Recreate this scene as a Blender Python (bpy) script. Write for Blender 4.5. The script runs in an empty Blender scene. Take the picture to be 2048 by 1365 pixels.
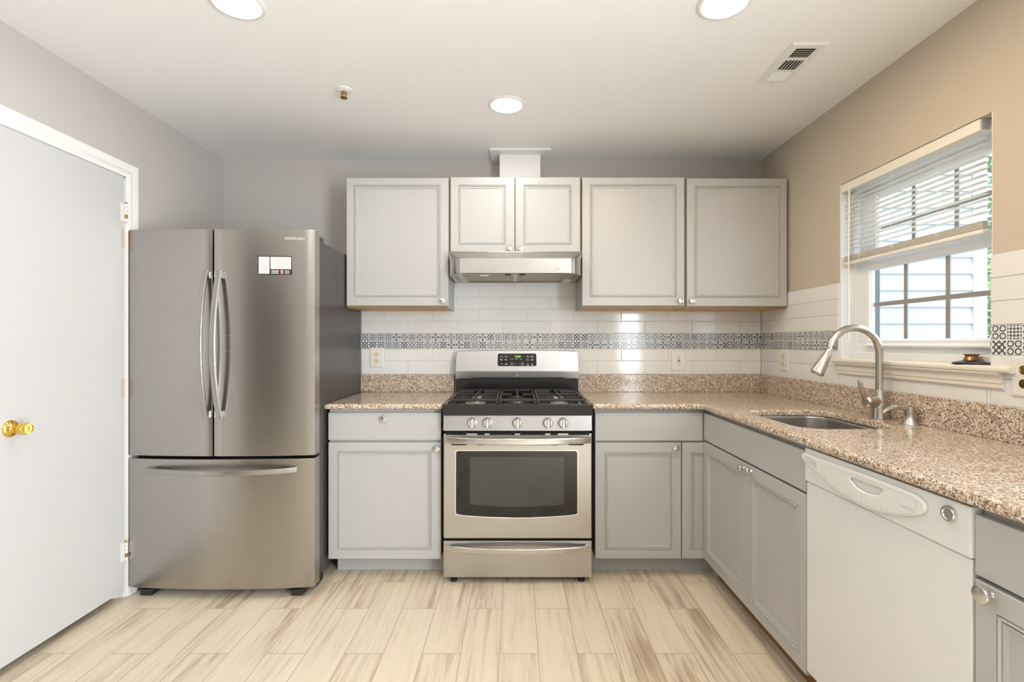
import bpy, bmesh, math, random
from mathutils import Vector, Matrix
random.seed(7)
PI = math.pi
SC = bpy.context.scene
COL = SC.collection

# ------------------------------------------------------------------ camera
cam_d = bpy.data.cameras.new('camera')
cam = bpy.data.objects.new('camera', cam_d)
COL.objects.link(cam)
cam.location = (0, -3.246, 1.235)
cam.rotation_euler = (PI/2, 0, 0)
cam_d.sensor_width = 36.0
cam_d.lens = 36.0*1000/2048
cam_d.shift_x = -6/2048
cam_d.shift_y = 2.5/2048
cam_d.clip_start = 0.02
SC.camera = cam

# ------------------------------------------------------------------ view
SC.view_settings.view_transform = 'Standard'
SC.view_settings.look = 'None'
SC.view_settings.gamma = 1.0
SC.view_settings.use_curve_mapping = False
SC.view_settings.exposure = 0.08

# ------------------------------------------------------------------ world, sun, daylight
W = bpy.data.worlds.new('world')
SC.world = W
W.use_nodes = True
bg = W.node_tree.nodes['Background']
bg.inputs[0].default_value = (0.70, 0.84, 1.0, 1)
bg.inputs[1].default_value = 4.8

def light(name, typ, loc, rot, energy, color, **kw):
    d = bpy.data.lights.new(name, typ)
    d.energy = energy
    d.color = color
    for k, v in kw.items():
        setattr(d, k, v)
    o = bpy.data.objects.new(name, d)
    COL.objects.link(o)
    o.location = loc
    o.rotation_euler = rot
    return o

# sun falling over the roof on the neighbouring siding (never into the room)
light('sun', 'SUN', (0, 0, 8), Vector((0.25, 0.75, -1.0)).to_track_quat('-Z', 'Y').to_euler(), 1.2, (1, 0.97, 0.92), angle=0.02)
# daylight through the glazed patio door on the right wall, behind the camera
light('patio_daylight', 'AREA', (1.66, -3.95, 1.08), (0, PI/2, 0), 170, (0.88, 0.94, 1.0),
      shape='RECTANGLE', size=1.95, size_y=1.25)
LAMP_COLOR = (1.0, 0.945, 0.87)
LAMP_WARM = (1.0, 0.72, 0.41)     # lamp by the window wall, tinted to cast more warmth on that wall
LAMP_STRENGTH = 94.0

# ------------------------------------------------------------------ materials
MATS = {}
def mat(name, color, rough=0.5, metal=0.0, spec=0.5, coat=0.0, emis=None, estr=0.0):
    m = bpy.data.materials.new(name)
    m.use_nodes = True
    p = m.node_tree.nodes['Principled BSDF']
    p.inputs['Base Color'].default_value = (*color, 1)
    p.inputs['Roughness'].default_value = rough
    p.inputs['Metallic'].default_value = metal
    p.inputs['Specular IOR Level'].default_value = spec
    p.inputs['Coat Weight'].default_value = coat
    if emis:
        p.inputs['Emission Color'].default_value = (*emis, 1)
        p.inputs['Emission Strength'].default_value = estr
    MATS[name] = m
    return m

class NT:
    """small node helper"""
    def __init__(s, m):
        s.t = m.node_tree; s.p = s.t.nodes.get('Principled BSDF')
    def n(s, typ, **kw):
        nd = s.t.nodes.new(typ)
        for k, v in kw.items():
            setattr(nd, k, v)
        return nd
    def l(s, a, b):
        s.t.links.new(a, b)
    def math(s, op, a, b=None, c=None, clamp=False):
        nd = s.n('ShaderNodeMath', operation=op)
        nd.use_clamp = clamp
        for i, v in enumerate((a, b, c)):
            if v is None: continue
            if isinstance(v, (int, float)): nd.inputs[i].default_value = v
            else: s.l(v, nd.inputs[i])
        return nd.outputs[0]
    def mix(s, fac, a, b):
        nd = s.n('ShaderNodeMix', data_type='RGBA')
        for sock, v in ((nd.inputs[0], fac), (nd.inputs[6], a), (nd.inputs[7], b)):
            if isinstance(v, (int, float)): sock.default_value = v
            elif isinstance(v, tuple): sock.default_value = (*v, 1)
            else: s.l(v, sock)
        return nd.outputs[2]
    def pos(s, scale=(1, 1, 1), loc=(0, 0, 0)):
        tc = s.n('ShaderNodeNewGeometry')
        mp = s.n('ShaderNodeMapping')
        mp.inputs['Scale'].default_value = scale
        mp.inputs['Location'].default_value = loc
        s.l(tc.outputs['Position'], mp.inputs['Vector'])
        return mp.outputs[0]
    def noise(s, vec, scale, detail=3, rough=0.5, out=0):
        nd = s.n('ShaderNodeTexNoise')
        nd.inputs['Scale'].default_value = scale
        nd.inputs['Detail'].default_value = detail
        nd.inputs['Roughness'].default_value = rough
        s.l(vec, nd.inputs['Vector'])
        return nd.outputs[out]
    def ramp(s, fac, stops, interp='LINEAR'):
        nd = s.n('ShaderNodeValToRGB')
        cr = nd.color_ramp
        cr.interpolation = interp
        while len(cr.elements) < len(stops): cr.elements.new(0.5)
        for e, (p, c) in zip(cr.elements, stops):
            e.position = p
            e.color = (*c, 1) if len(c) == 3 else c
        s.l(fac, nd.inputs[0])
        return nd.outputs[0]
    def bump(s, h, strength=0.1, dist=0.002):
        nd = s.n('ShaderNodeBump')
        nd.inputs['Strength'].default_value = strength
        nd.inputs['Distance'].default_value = dist
        s.l(h, nd.inputs['Height'])
        s.l(nd.outputs[0], s.p.inputs['Normal'])

def painted(name, color, rough, bump=0.04, scale=350):
    m = mat(name, color, rough)
    t = NT(m)
    v = t.pos()
    t.bump(t.noise(v, scale, 2), bump, 0.001)
    big = t.noise(v, 1.3, 2)
    c = t.mix(t.math('MULTIPLY', big, 0.10), color, tuple(x*0.90 for x in color))
    t.l(c, t.p.inputs['Base Color'])
    return m

painted('wall_paint', (0.51, 0.480, 0.450), 0.75)
painted('wall_paint_warm_cast', (0.57, 0.505, 0.415), 0.75)  # right wall: warm light cast mixed into the paint colour
painted('ceiling_paint', (0.86, 0.86, 0.86), 0.85)
painted('cabinet_paint', (0.475, 0.470, 0.458), 0.38, 0.02)
painted('trim_paint', (0.80, 0.79, 0.77), 0.45, 0.02)
painted('door_paint', (0.55, 0.548, 0.545), 0.50, 0.02)
painted('old_white_paint', (0.80, 0.76, 0.68), 0.5, 0.15, 90)
mat('vinyl', (0.82, 0.84, 0.85), 0.35)
mat('blind_white', (0.83, 0.80, 0.74), 0.45)
mat('muntin', (0.36, 0.32, 0.30), 0.5)  # white grid bars; their backlit shade is put into this grey-brown
mat('white_plastic', (0.80, 0.79, 0.76), 0.30)
mat('appliance_white', (0.77, 0.768, 0.76), 0.28)
mat('appliance_grey_print', (0.50, 0.50, 0.50), 0.4)
mat('dark_gap', (0.012, 0.011, 0.010), 0.7)
mat('black_plastic', (0.022, 0.020, 0.019), 0.35)
mat('black_enamel', (0.016, 0.015, 0.015), 0.16)
mat('black_glass', (0.010, 0.009, 0.009), 0.04)
mat('cast_iron', (0.022, 0.020, 0.019), 0.45)
mat('burner_aluminium', (0.42, 0.38, 0.34), 0.45, 0.7)
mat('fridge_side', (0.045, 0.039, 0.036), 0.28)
mat('ivory', (0.78, 0.66, 0.42), 0.4)
mat('ivory_white', (0.80, 0.78, 0.70), 0.4)
mat('slot_dark', (0.10, 0.07, 0.04), 0.6)
mat('red_button', (0.55, 0.06, 0.03), 0.4)
mat('brass', (0.83, 0.55, 0.12), 0.13, 1.0)
mat('old_brass', (0.42, 0.24, 0.07), 0.30, 1.0)
mat('bronze', (0.30, 0.16, 0.07), 0.35, 1.0)
mat('nickel', (0.56, 0.525, 0.47), 0.25, 1.0)
mat('knob_nickel', (0.68, 0.67, 0.65), 0.22, 1.0)
mat('chrome', (0.86, 0.86, 0.86), 0.08, 1.0)
mat('print_white', (0.62, 0.61, 0.60), 0.5)
mat('print_grey', (0.45, 0.45, 0.46), 0.5)
mat('print_pink', (0.55, 0.25, 0.28), 0.5)
mat('badge_purple', (0.20, 0.15, 0.22), 0.4)
mat('led_green', (0.02, 0.10, 0.0), 0.4, emis=(0.35, 1.0, 0.02), estr=1.6)
mat('lens', (0.9, 0.9, 0.88), 0.4, emis=LAMP_COLOR, estr=LAMP_STRENGTH)
mat('lens_warm', (0.9, 0.9, 0.88), 0.4, emis=LAMP_WARM, estr=LAMP_STRENGTH*1.9)
mat('lens_fill', (0.9, 0.9, 0.88), 0.4, emis=LAMP_COLOR, estr=LAMP_STRENGTH*0.8)
mat('siding', (0.43, 0.435, 0.44), 0.6)
mat('casing_grey', (0.11, 0.12, 0.125), 0.5)
mat('rubber', (0.03, 0.025, 0.025), 0.6)
mat('filter_mesh', (0.40, 0.36, 0.29), 0.45, 0.8)
mat('hinge_white', (0.72, 0.70, 0.67), 0.5)
mat('duct_dark', (0.10, 0.09, 0.08), 0.8)
mat('tile_trim', (0.62, 0.63, 0.64), 0.35, 0.6)
mat('lawn_green', (0.22, 0.23, 0.19), 0.9)
mat('bark', (0.16, 0.11, 0.07), 0.9)

def brushed(name, color, rough, axis, metal=1.0, amount=0.10):
    m = mat(name, color, rough, metal)
    t = NT(m)
    sc = {'x': (2, 260, 900), 'z': (900, 260, 2)}[axis]
    n = t.noise(t.pos(sc), 1.0, 3, 0.6)
    r = t.math('MULTIPLY_ADD', n, amount, rough-amount*0.5)
    t.l(r, t.p.inputs['Roughness'])
    c = t.mix(n, tuple(x*(1-.7*amount) for x in color), tuple(min(1, x*(1+.6*amount)) for x in color))
    t.l(c, t.p.inputs['Base Color'])
    return m
brushed('fridge_steel', (0.44, 0.417, 0.392), 0.27, 'x', 1.0, 0.02)
MATS['fridge_steel'].node_tree.nodes['Principled BSDF'].inputs['Anisotropic'].default_value = 0.6
MATS['fridge_steel'].node_tree.nodes['Principled BSDF'].inputs['Anisotropic Rotation'].default_value = 0.25
brushed('range_steel', (0.52, 0.51, 0.495), 0.31, 'x')
brushed('handle_steel', (0.60, 0.585, 0.57), 0.22, 'x')
brushed('fridge_handle_steel', (0.42, 0.41, 0.40), 0.24, 'z')
brushed('hood_steel', (0.52, 0.495, 0.465), 0.26, 'x')
brushed('sink_steel', (0.60, 0.58, 0.55), 0.28, 'x')

def wood(name, c1, c2, rough, scale):
    m = mat(name, c1, rough)
    t = NT(m)
    n = t.noise(t.pos(scale), 1.0, 4, 0.6)
    t.l(t.mix(n, c1, c2), t.p.inputs['Base Color'])
    return m
wood('maple_raw', (0.62, 0.38, 0.13), (0.50, 0.28, 0.08), 0.45, (4, 40, 40))
wood('maple_frame_shade', (0.36, 0.24, 0.12), (0.28, 0.18, 0.08), 0.5, (4, 40, 40))  # same maple, darkened: shade between the doors put into the colour
wood('toe_wood', (0.30, 0.15, 0.05), (0.20, 0.09, 0.03), 0.6, (40, 4, 40))

def granite():
    m = mat('granite', (0.5, 0.45, 0.4), 0.12)
    t = NT(m)
    v0 = t.pos()
    wob = t.n('ShaderNodeVectorMath', operation='MULTIPLY_ADD')
    nz = t.noise(v0, 240, 2, 0.5, 1)
    t.l(nz, wob.inputs[0]); wob.inputs[1].default_value = (0.004, 0.004, 0.004); t.l(v0, wob.inputs[2])
    def vor(scale, out='Color'):
        nd = t.n('ShaderNodeTexVoronoi'); nd.inputs['Scale'].default_value = scale
        t.l(wob.outputs[0], nd.inputs['Vector'])
        sep = t.n('ShaderNodeSeparateColor'); t.l(nd.outputs['Color'], sep.inputs[0])
        return sep.outputs[0], sep.outputs[1]
    a, a2 = vor(170)
    b, b2 = vor(340)
    base = t.ramp(a, [(0.0, (0.34, 0.21, 0.12)), (0.20, (0.50, 0.37, 0.25)), (0.38, (0.70, 0.62, 0.53)),
                      (0.60, (0.40, 0.27, 0.17)), (0.74, (0.80, 0.74, 0.67)), (0.90, (0.20, 0.13, 0.09))], 'CONSTANT')
    fine = t.ramp(b, [(0.0, (0.035, 0.028, 0.025)), (0.15, (0.36, 0.25, 0.17)), (0.45, (0.58, 0.48, 0.38)),
                      (0.80, (0.86, 0.82, 0.76))], 'CONSTANT')
    c = t.mix(t.math('GREATER_THAN', b2, 0.55), base, fine)
    t.l(c, t.p.inputs['Base Color'])
    return m
granite()

def floor_tile():
    """wood-look porcelain planks 0.153 x 0.59 m with pale grout"""
    m = mat('plank_tile', (0.6, 0.5, 0.4), 0.42)
    t = NT(m)
    g = t.n('ShaderNodeNewGeometry')
    sep = t.n('ShaderNodeSeparateXYZ'); t.l(g.outputs['Position'], sep.inputs[0])
    x, y = sep.outputs[0], sep.outputs[1]
    PW, PL = 0.1537, 0.5905
    u = t.math('DIVIDE', t.math('ADD', x, 0.0614+PW*40), PW)
    col = t.math('FLOOR', u)
    fu = t.math('FRACT', u)
    odd = t.math('MODULO', col, 2.0)
    off = t.math('MULTIPLY', odd, 0.2558)
    vv = t.math('DIVIDE', t.math('ADD', t.math('ADD', y, off), 0.6731+PL*30), PL)
    row = t.math('FLOOR', vv)
    fv = t.math('FRACT', vv)
    # grout mask
    du = t.math('MULTIPLY', t.math('MINIMUM', fu, t.math('SUBTRACT', 1.0, fu)), PW)
    dv = t.math('MULTIPLY', t.math('MINIMUM', fv, t.math('SUBTRACT', 1.0, fv)), PL)
    d = t.math('MINIMUM', du, dv)
    gm = t.math('LESS_THAN', d, 0.0018)
    # per-plank random offset
    cmb = t.n('ShaderNodeCombineXYZ'); t.l(col, cmb.inputs[0]); t.l(row, cmb.inputs[1])
    wn = t.n('ShaderNodeTexWhiteNoise', noise_dimensions='3D'); t.l(cmb.outputs[0], wn.inputs['Vector'])
    rnd = wn.outputs['Value']
    # grain
    gx = t.math('MULTIPLY', x, 1.0)
    cg = t.n('ShaderNodeCombineXYZ')
    t.l(t.math('MULTIPLY_ADD', rnd, 37.0, t.math('MULTIPLY', x, 38.0)), cg.inputs[0])
    t.l(t.math('MULTIPLY_ADD', rnd, 19.0, t.math('MULTIPLY', y, 1.7)), cg.inputs[1])
    t.l(t.math('MULTIPLY', rnd, 53.0), cg.inputs[2])
    n1 = t.n('ShaderNodeTexNoise'); n1.inputs['Scale'].default_value = 1.0; n1.inputs['Detail'].default_value = 7
    n1.inputs['Roughness'].default_value = 0.62; n1.inputs['Distortion'].default_value = 0.9
    t.l(cg.outputs[0], n1.inputs['Vector'])
    cg2 = t.n('ShaderNodeCombineXYZ')
    t.l(t.math('MULTIPLY_ADD', rnd, 11.0, t.math('MULTIPLY', x, 5.0)), cg2.inputs[0])
    t.l(t.math('MULTIPLY_ADD', rnd, 7.0, t.math('MULTIPLY', y, 1.3)), cg2.inputs[1])
    n2 = t.n('ShaderNodeTexNoise'); n2.inputs['Scale'].default_value = 1.0; n2.inputs['Detail'].default_value = 3
    t.l(cg2.outputs[0], n2.inputs['Vector'])
    f = t.math('ADD', t.math('MULTIPLY', n1.outputs[0], 0.62), t.math('MULTIPLY', n2.outputs[0], 0.38))
    f = t.math('ADD', f, t.math('MULTIPLY', t.math('SUBTRACT', rnd, 0.5), 0.10))
    c = t.ramp(f, [(0.33, (0.36, 0.27, 0.185)), (0.41, (0.54, 0.435, 0.315)), (0.46, (0.655, 0.56, 0.43)),
                   (0.53, (0.725, 0.628, 0.485)), (0.70, (0.755, 0.672, 0.54))])
    c = t.mix(gm, c, (0.47, 0.375, 0.265))
    t.l(c, t.p.inputs['Base Color'])
    h = t.math('SMOOTH_MIN', d, 0.003, 0.002)
    t.bump(t.math('MULTIPLY', h, 300), 0.25, 0.002)
    return m
floor_tile()

def white_tile():
    m = mat('white_tile', (0.80, 0.80, 0.785), 0.10)
    t = NT(m)
    t.bump(t.noise(t.pos(), 14, 2), 0.02, 0.003)
    return m
white_tile()
mat('grout', (0.66, 0.65, 0.62), 0.8)

def mosaic():
    """small printed square tiles, several geometric flower patterns in slate on off-white; driven by a UV map (1 unit = 1 tile)"""
    m = mat('mosaic_print', (0.8, 0.8, 0.8), 0.15)
    t = NT(m)
    uvn = t.n('ShaderNodeUVMap')
    sep = t.n('ShaderNodeSeparateXYZ'); t.l(uvn.outputs[0], sep.inputs[0])
    u, v = sep.outputs[0], sep.outputs[1]
    cell = t.n('ShaderNodeCombineXYZ'); t.l(t.math('FLOOR', u), cell.inputs[0]); t.l(t.math('FLOOR', v), cell.inputs[1])
    wn = t.n('ShaderNodeTexWhiteNoise', noise_dimensions='2D'); t.l(cell.outputs[0], wn.inputs['Vector'])
    h = wn.outputs['Value']
    x = t.math('MULTIPLY_ADD', t.math('FRACT', u), 2.0, -1.0)
    y = t.math('MULTIPLY_ADD', t.math('FRACT', v), 2.0, -1.0)
    ax, ay = t.math('ABSOLUTE', x), t.math('ABSOLUTE', y)
    r = t.math('SQRT', t.math('ADD', t.math('MULTIPLY', x, x), t.math('MULTIPLY', y, y)))
    th = t.math('ARCTAN2', y, x)
    dia = t.math('ADD', ax, ay)
    mx = t.math('MAXIMUM', ax, ay)
    c8 = t.math('COSINE', t.math('MULTIPLY', th, 8.0))
    c4 = t.math('COSINE', t.math('MULTIPLY', th, 4.0))
    cr = lambda k, ph=0.0: t.math('COSINE', t.math('MULTIPLY_ADD', r, k, ph))
    # A: eight-petal rosette   B: concentric diamonds   C: four loops   D: cross lattice   E: star in a circle   F: fine net
    A = t.math('ADD', t.math('MULTIPLY', c8, t.math('MULTIPLY', r, 1.6)), cr(14.0, 2.2))
    B = t.math('ADD', t.math('COSINE', t.math('MULTIPLY', dia, 13.5)), t.math('MULTIPLY', c4, 0.5))
    rl = t.math('SQRT', t.math('ADD', t.math('POWER', t.math('SUBTRACT', ax, 0.5), 2.0), t.math('POWER', t.math('SUBTRACT', ay, 0.5), 2.0)))
    Cc = t.math('SUBTRACT', t.math('COSINE', t.math('MULTIPLY', rl, 17.0)), t.math('MULTIPLY', t.math('LESS_THAN', rl, 0.13), 3.0))
    D = t.math('ADD', t.math('COSINE', t.math('MULTIPLY', ax, 14.0)), t.math('COSINE', t.math('MULTIPLY', ay, 14.0)))
    E_ = t.math('ADD', t.math('MULTIPLY', c4, 1.1), t.math('ADD', cr(15.5, 0.8), t.math('MULTIPLY', t.math('GREATER_THAN', r, 0.95), 0.9)))
    F = t.math('SUBTRACT', t.math('ADD', t.math('COSINE', t.math('MULTIPLY', t.math('ADD', x, y), 8.0)), t.math('COSINE', t.math('MULTIPLY', t.math('SUBTRACT', x, y), 8.0))),
               t.math('MULTIPLY', t.math('COSINE', t.math('MULTIPLY', mx, 15.0)), 0.6))
    val = A
    for k, P in ((0.17, B), (0.34, Cc), (0.50, D), (0.66, E_), (0.83, F)):
        g = t.math('GREATER_THAN', h, k)
        val = t.math('ADD', t.math('MULTIPLY', val, t.math('SUBTRACT', 1.0, g)), t.math('MULTIPLY', P, g))
    ink = t.math('MULTIPLY_ADD', val, 3.0, 0.35, clamp=True)
    inside = t.math('LESS_THAN', mx, 0.91)
    ink = t.math('MULTIPLY', ink, inside)
    c = t.mix(ink, (0.76, 0.76, 0.75), (0.085, 0.095, 0.125))
    t.l(c, t.p.inputs['Base Color'])
    return m
mosaic()

def glass():
    m = bpy.data.materials.new('window_glass'); m.use_nodes = True
    t = m.node_tree; t.nodes.clear()
    out = t.nodes.new('ShaderNodeOutputMaterial')
    mx = t.nodes.new('ShaderNodeMixShader'); mx.inputs[0].default_value = 0.06
    tr = t.nodes.new('ShaderNodeBsdfTransparent'); tr.inputs[0].default_value = (0.97, 0.985, 0.98, 1)
    gl = t.nodes.new('ShaderNodeBsdfGlossy'); gl.inputs['Roughness'].default_value = 0.02
    t.links.new(tr.outputs[0], mx.inputs[1]); t.links.new(gl.outputs[0], mx.inputs[2]); t.links.new(mx.outputs[0], out.inputs[0])
    MATS['window_glass'] = m
glass()

def leaf():
    m = mat('leaf', (0.16, 0.28, 0.10), 0.6)
    t = NT(m)
    n = t.noise(t.pos(), 6, 2)
    t.l(t.mix(n, (0.10, 0.20, 0.07), (0.30, 0.42, 0.18)), t.p.inputs['Base Color'])
leaf()

# ------------------------------------------------------------------ mesh building
# face mappings: (u, v, w) with w pointing out of the surface
def mapB(Y): return lambda u, v, w: (u, Y-w, v)        # facing the camera (-Y)
def mapR(X): return lambda u, v, w: (X-w, -u, v)       # facing -X, u = -Y
def mapL(X): return lambda u, v, w: (X+w, u, v)        # facing +X, u = Y
def mapT(Z): return lambda u, v, w: (u, v, Z+w)        # facing up
def mapC(Z): return lambda u, v, w: (u, -v, Z-w)       # facing down, v = -Y

def rrect(u0, u1, v0, v1, r, seg=6):
    pts = []
    for cx, cy, a0 in ((u1-r, v0+r, -PI/2), (u1-r, v1-r, 0), (u0+r, v1-r, PI/2), (u0+r, v0+r, PI)):
        for i in range(seg+1):
            a = a0+PI/2*i/seg
            pts.append((cx+r*math.cos(a), cy+r*math.sin(a)))
    return pts

def smooth_loop(pts, n=6):
    """closed Catmull-Rom through pts"""
    out = []; N = len(pts)
    for i in range(N):
        p0, p1, p2, p3 = (Vector(pts[(i+k-1) % N]) for k in range(4))
        for j in range(n):
            s = j/n
            out.append(tuple(0.5*((2*p1)+(p2-p0)*s+(2*p0-5*p1+4*p2-p3)*s*s+(3*p1-p0-3*p2+p3)*s**3)))
    return out

def spline(pts, n=8):
    P = [Vector(p) for p in pts]
    P = [2*P[0]-P[1]]+P+[2*P[-1]-P[-2]]
    out = []
    for i in range(1, len(P)-2):
        p0, p1, p2, p3 = P[i-1:i+3]
        for j in range(n):
            s = j/n
            out.append(0.5*((2*p1)+(p2-p0)*s+(2*p0-5*p1+4*p2-p3)*s*s+(3*p1-p0-3*p2+p3)*s**3))
    out.append(P[-2])
    return out

class MB:
    def __init__(s):
        s.V = []; s.F = []; s.M = []; s.uv = None
    def add(s, verts, faces, mi=0):
        b = len(s.V)
        s.V += [tuple(v) for v in verts]
        for f in faces:
            s.F.append([b+i for i in f]); s.M.append(mi)
        return s
    def bm(s, bm, mi=0, fn=None):
        bm.verts.index_update()
        vs = [v.co[:] for v in bm.verts]
        if fn: vs = [fn(*v) for v in vs]
        s.add(vs, [[v.index for v in f.verts] for f in bm.faces], mi)
        bm.free()
        return s
    def box(s, x0, x1, y0, y1, z0, z1, bev=0.0, mi=0, seg=2):
        x0, x1 = min(x0, x1), max(x0, x1); y0, y1 = min(y0, y1), max(y0, y1); z0, z1 = min(z0, z1), max(z0, z1)
        bm = bmesh.new()
        bmesh.ops.create_cube(bm, size=1)
        for v in bm.verts:
            v.co = Vector(((x0+x1)/2+v.co.x*(x1-x0), (y0+y1)/2+v.co.y*(y1-y0), (z0+z1)/2+v.co.z*(z1-z0)))
        if bev > 0:
            bmesh.ops.bevel(bm, geom=list(bm.edges), offset=bev, segments=seg, profile=0.5, affect='EDGES')
        return s.bm(bm, mi)
    def mbox(s, fn, u0, u1, v0, v1, w0, w1, bev=0.0, mi=0):
        a, b = fn(u0, v0, w0), fn(u1, v1, w1)
        return s.box(a[0], b[0], a[1], b[1], a[2], b[2], bev, mi)
    def prism(s, loops, fn, w0, w1, bev=0.0, mi=0, res=2):
        """extruded 2D outline(s) - later loops are holes - with rounded edges"""
        if not isinstance(loops[0][0], (tuple, list)): loops = [loops]
        cd = bpy.data.curves.new('tmp', 'CURVE'); cd.dimensions = '2D'; cd.fill_mode = 'BOTH'
        cd.extrude = max((w1-w0)/2-bev, 1e-5); cd.bevel_depth = bev; cd.bevel_resolution = res; cd.offset = -bev
        for lp in loops:
            sp = cd.splines.new('POLY'); sp.points.add(len(lp)-1); sp.use_cyclic_u = True
            for p, q in zip(sp.points, lp): p.co = (q[0], q[1], 0, 1)
        ob = bpy.data.objects.new('tmp', cd)
        me = bpy.data.meshes.new_from_object(ob)
        bm = bmesh.new(); bm.from_mesh(me)
        bmesh.ops.remove_doubles(bm, verts=bm.verts, dist=1e-6)
        c = (w0+w1)/2
        s.bm(bm, mi, lambda x, y, z: fn(x, y, c+z))
        bpy.data.objects.remove(ob); bpy.data.curves.remove(cd); bpy.data.meshes.remove(me)
        return s
    def text(s, body, size, fn, u, v, w, mi=0, align='CENTER', depth=0.0003, sx=1.0):
        cd = bpy.data.curves.new('tmp', 'FONT'); cd.body = body; cd.size = size; cd.extrude = depth
        cd.align_x = align; cd.align_y = 'CENTER'
        ob = bpy.data.objects.new('tmp', cd)
        me = bpy.data.meshes.new_from_object(ob)
        bm = bmesh.new(); bm.from_mesh(me)
        s.bm(bm, mi, lambda x, y, z: fn(u+x*sx, v+y, w+z))
        bpy.data.objects.remove(ob); bpy.data.curves.remove(cd); bpy.data.meshes.remove(me)
        return s
    def lathe(s, prof, origin, axis, mi=0, seg=32, caps=True):
        """prof = [(radius, distance along axis)]"""
        ax = Vector(axis).normalized(); o = Vector(origin)
        t = Vector((1, 0, 0)) if abs(ax.x) < 0.9 else Vector((0, 1, 0))
        e1 = ax.cross(t).normalized(); e2 = ax.cross(e1)
        V = []; F = []
        for r, h in prof:
            r = max(r, 1e-5)
            for i in range(seg):
                a = 2*PI*i/seg
                V.append(o+ax*h+e1*(r*math.cos(a))+e2*(r*math.sin(a)))
        for k in range(len(prof)-1):
            for i in range(seg):
                j = (i+1) % seg
                F.append([k*seg+i, k*seg+j, (k+1)*seg+j, (k+1)*seg+i])
        if caps: F.append(list(range(seg))); F.append([(len(prof)-1)*seg+i for i in range(seg)])
        return s.add(V, F, mi)
    def sweep(s, pts, sec, up=(0, 0, 1), mi=0, scale=None):
        """section sec [(a,b)] swept along pts; a along the side vector, b along up"""
        P = [Vector(p) for p in pts]; up = Vector(up).normalized(); n = len(sec); V = []; F = []
        for i, p in enumerate(P):
            t = (P[min(i+1, len(P)-1)]-P[max(i-1, 0)]).normalized()
            side = t.cross(up).normalized(); u2 = side.cross(t)
            k = scale[i] if scale else 1
            for a, b in sec: V.append(p+side*(a*k)+u2*(b*k))
        for i in range(len(P)-1):
            for j in range(n):
                F.append([i*n+j, i*n+(j+1) % n, (i+1)*n+(j+1) % n, (i+1)*n+j])
        F.append(list(range(n))); F.append([(len(P)-1)*n+j for j in range(n)])
        return s.add(V, F, mi)
    def tube(s, pts, r, seg=14, mi=0):
        P = [Vector(p) for p in pts]; V = []; F = []
        rs = r if isinstance(r, (list, tuple)) else [r]*len(P)
        t0 = (P[1]-P[0]).normalized()
        nrm = t0.orthogonal().normalized()
        for i, p in enumerate(P):
            t = (P[min(i+1, len(P)-1)]-P[max(i-1, 0)]).normalized()
            nrm = (nrm-t*nrm.dot(t)).normalized(); b = t.cross(nrm)
            for j in range(seg):
                a = 2*PI*j/seg
                V.append(p+nrm*(rs[i]*math.cos(a))+b*(rs[i]*math.sin(a)))
        for i in range(len(P)-1):
            for j in range(seg):
                F.append([i*seg+j, i*seg+(j+1) % seg, (i+1)*seg+(j+1) % seg, (i+1)*seg+j])
        F.append(list(range(seg))); F.append([(len(P)-1)*seg+j for j in range(seg)])
        return s.add(V, F, mi)
    def rings(s, fn, u0, u1, v0, v1, rings, mi=0, cap=True):
        """concentric rectangular loops: [(inset, w)] - mitred mouldings, panels, frames"""
        V = []; F = []
        for i, w in rings:
            for a, b in ((u0+i, v0+i), (u1-i, v0+i), (u1-i, v1-i), (u0+i, v1-i)): V.append(fn(a, b, w))
        for k in range(len(rings)-1):
            for j in range(4):
                F.append([k*4+j, k*4+(j+1) % 4, (k+1)*4+(j+1) % 4, (k+1)*4+j])
        if cap:
            F.append([(len(rings)-1)*4+j for j in range(4)])
        return s.add(V, F, mi)
    def build(s, name, mats, parent=None, smooth=True, angle=35, origin=None):
        me = bpy.data.meshes.new(name)
        o = Vector(origin) if origin is not None else Vector((0, 0, 0))
        root = parent
        while root is not None and root.parent is not None: root = root.parent
        if root is not None: o = Vector(root.location)
        me.from_pydata([Vector(v)-o for v in s.V], [], s.F)
        if isinstance(mats, str): mats = [mats]
        for m in mats: me.materials.append(MATS[m])
        me.polygons.foreach_set('material_index', s.M)
        bm = bmesh.new(); bm.from_mesh(me)
        bmesh.ops.recalc_face_normals(bm, faces=bm.faces)
        bm.to_mesh(me); bm.free()
        if s.uv:
            ul = me.uv_layers.new(name='UVMap')
            for li, lp in enumerate(me.loops):
                ul.data[li].uv = s.uv(*(me.vertices[lp.vertex_index].co+o))
        if smooth:
            me.polygons.foreach_set('use_smooth', [True]*len(me.polygons))
            me.set_sharp_from_angle(angle=math.radians(angle))
        ob = bpy.data.objects.new(name, me)
        if smooth:
            wn = ob.modifiers.new('weighted_normals', 'WEIGHTED_NORMAL')
            wn.keep_sharp = True; wn.weight = 100
        COL.objects.link(ob)
        if parent is not None: ob.parent = parent
        else: ob.location = o
        return ob

def thing(name, label, cat, loc, group=None):
    o = bpy.data.objects.new(name, None)
    o.empty_display_size = 0.1
    COL.objects.link(o)
    o.location = loc
    o['label'] = label; o['category'] = cat
    if group: o['group'] = group
    return o
def tag(o, label, cat, group=None):
    o['label'] = label; o['category'] = cat
    if group: o['group'] = group
    return o
def struct(o):
    o['kind'] = 'structure'
    return o

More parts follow.
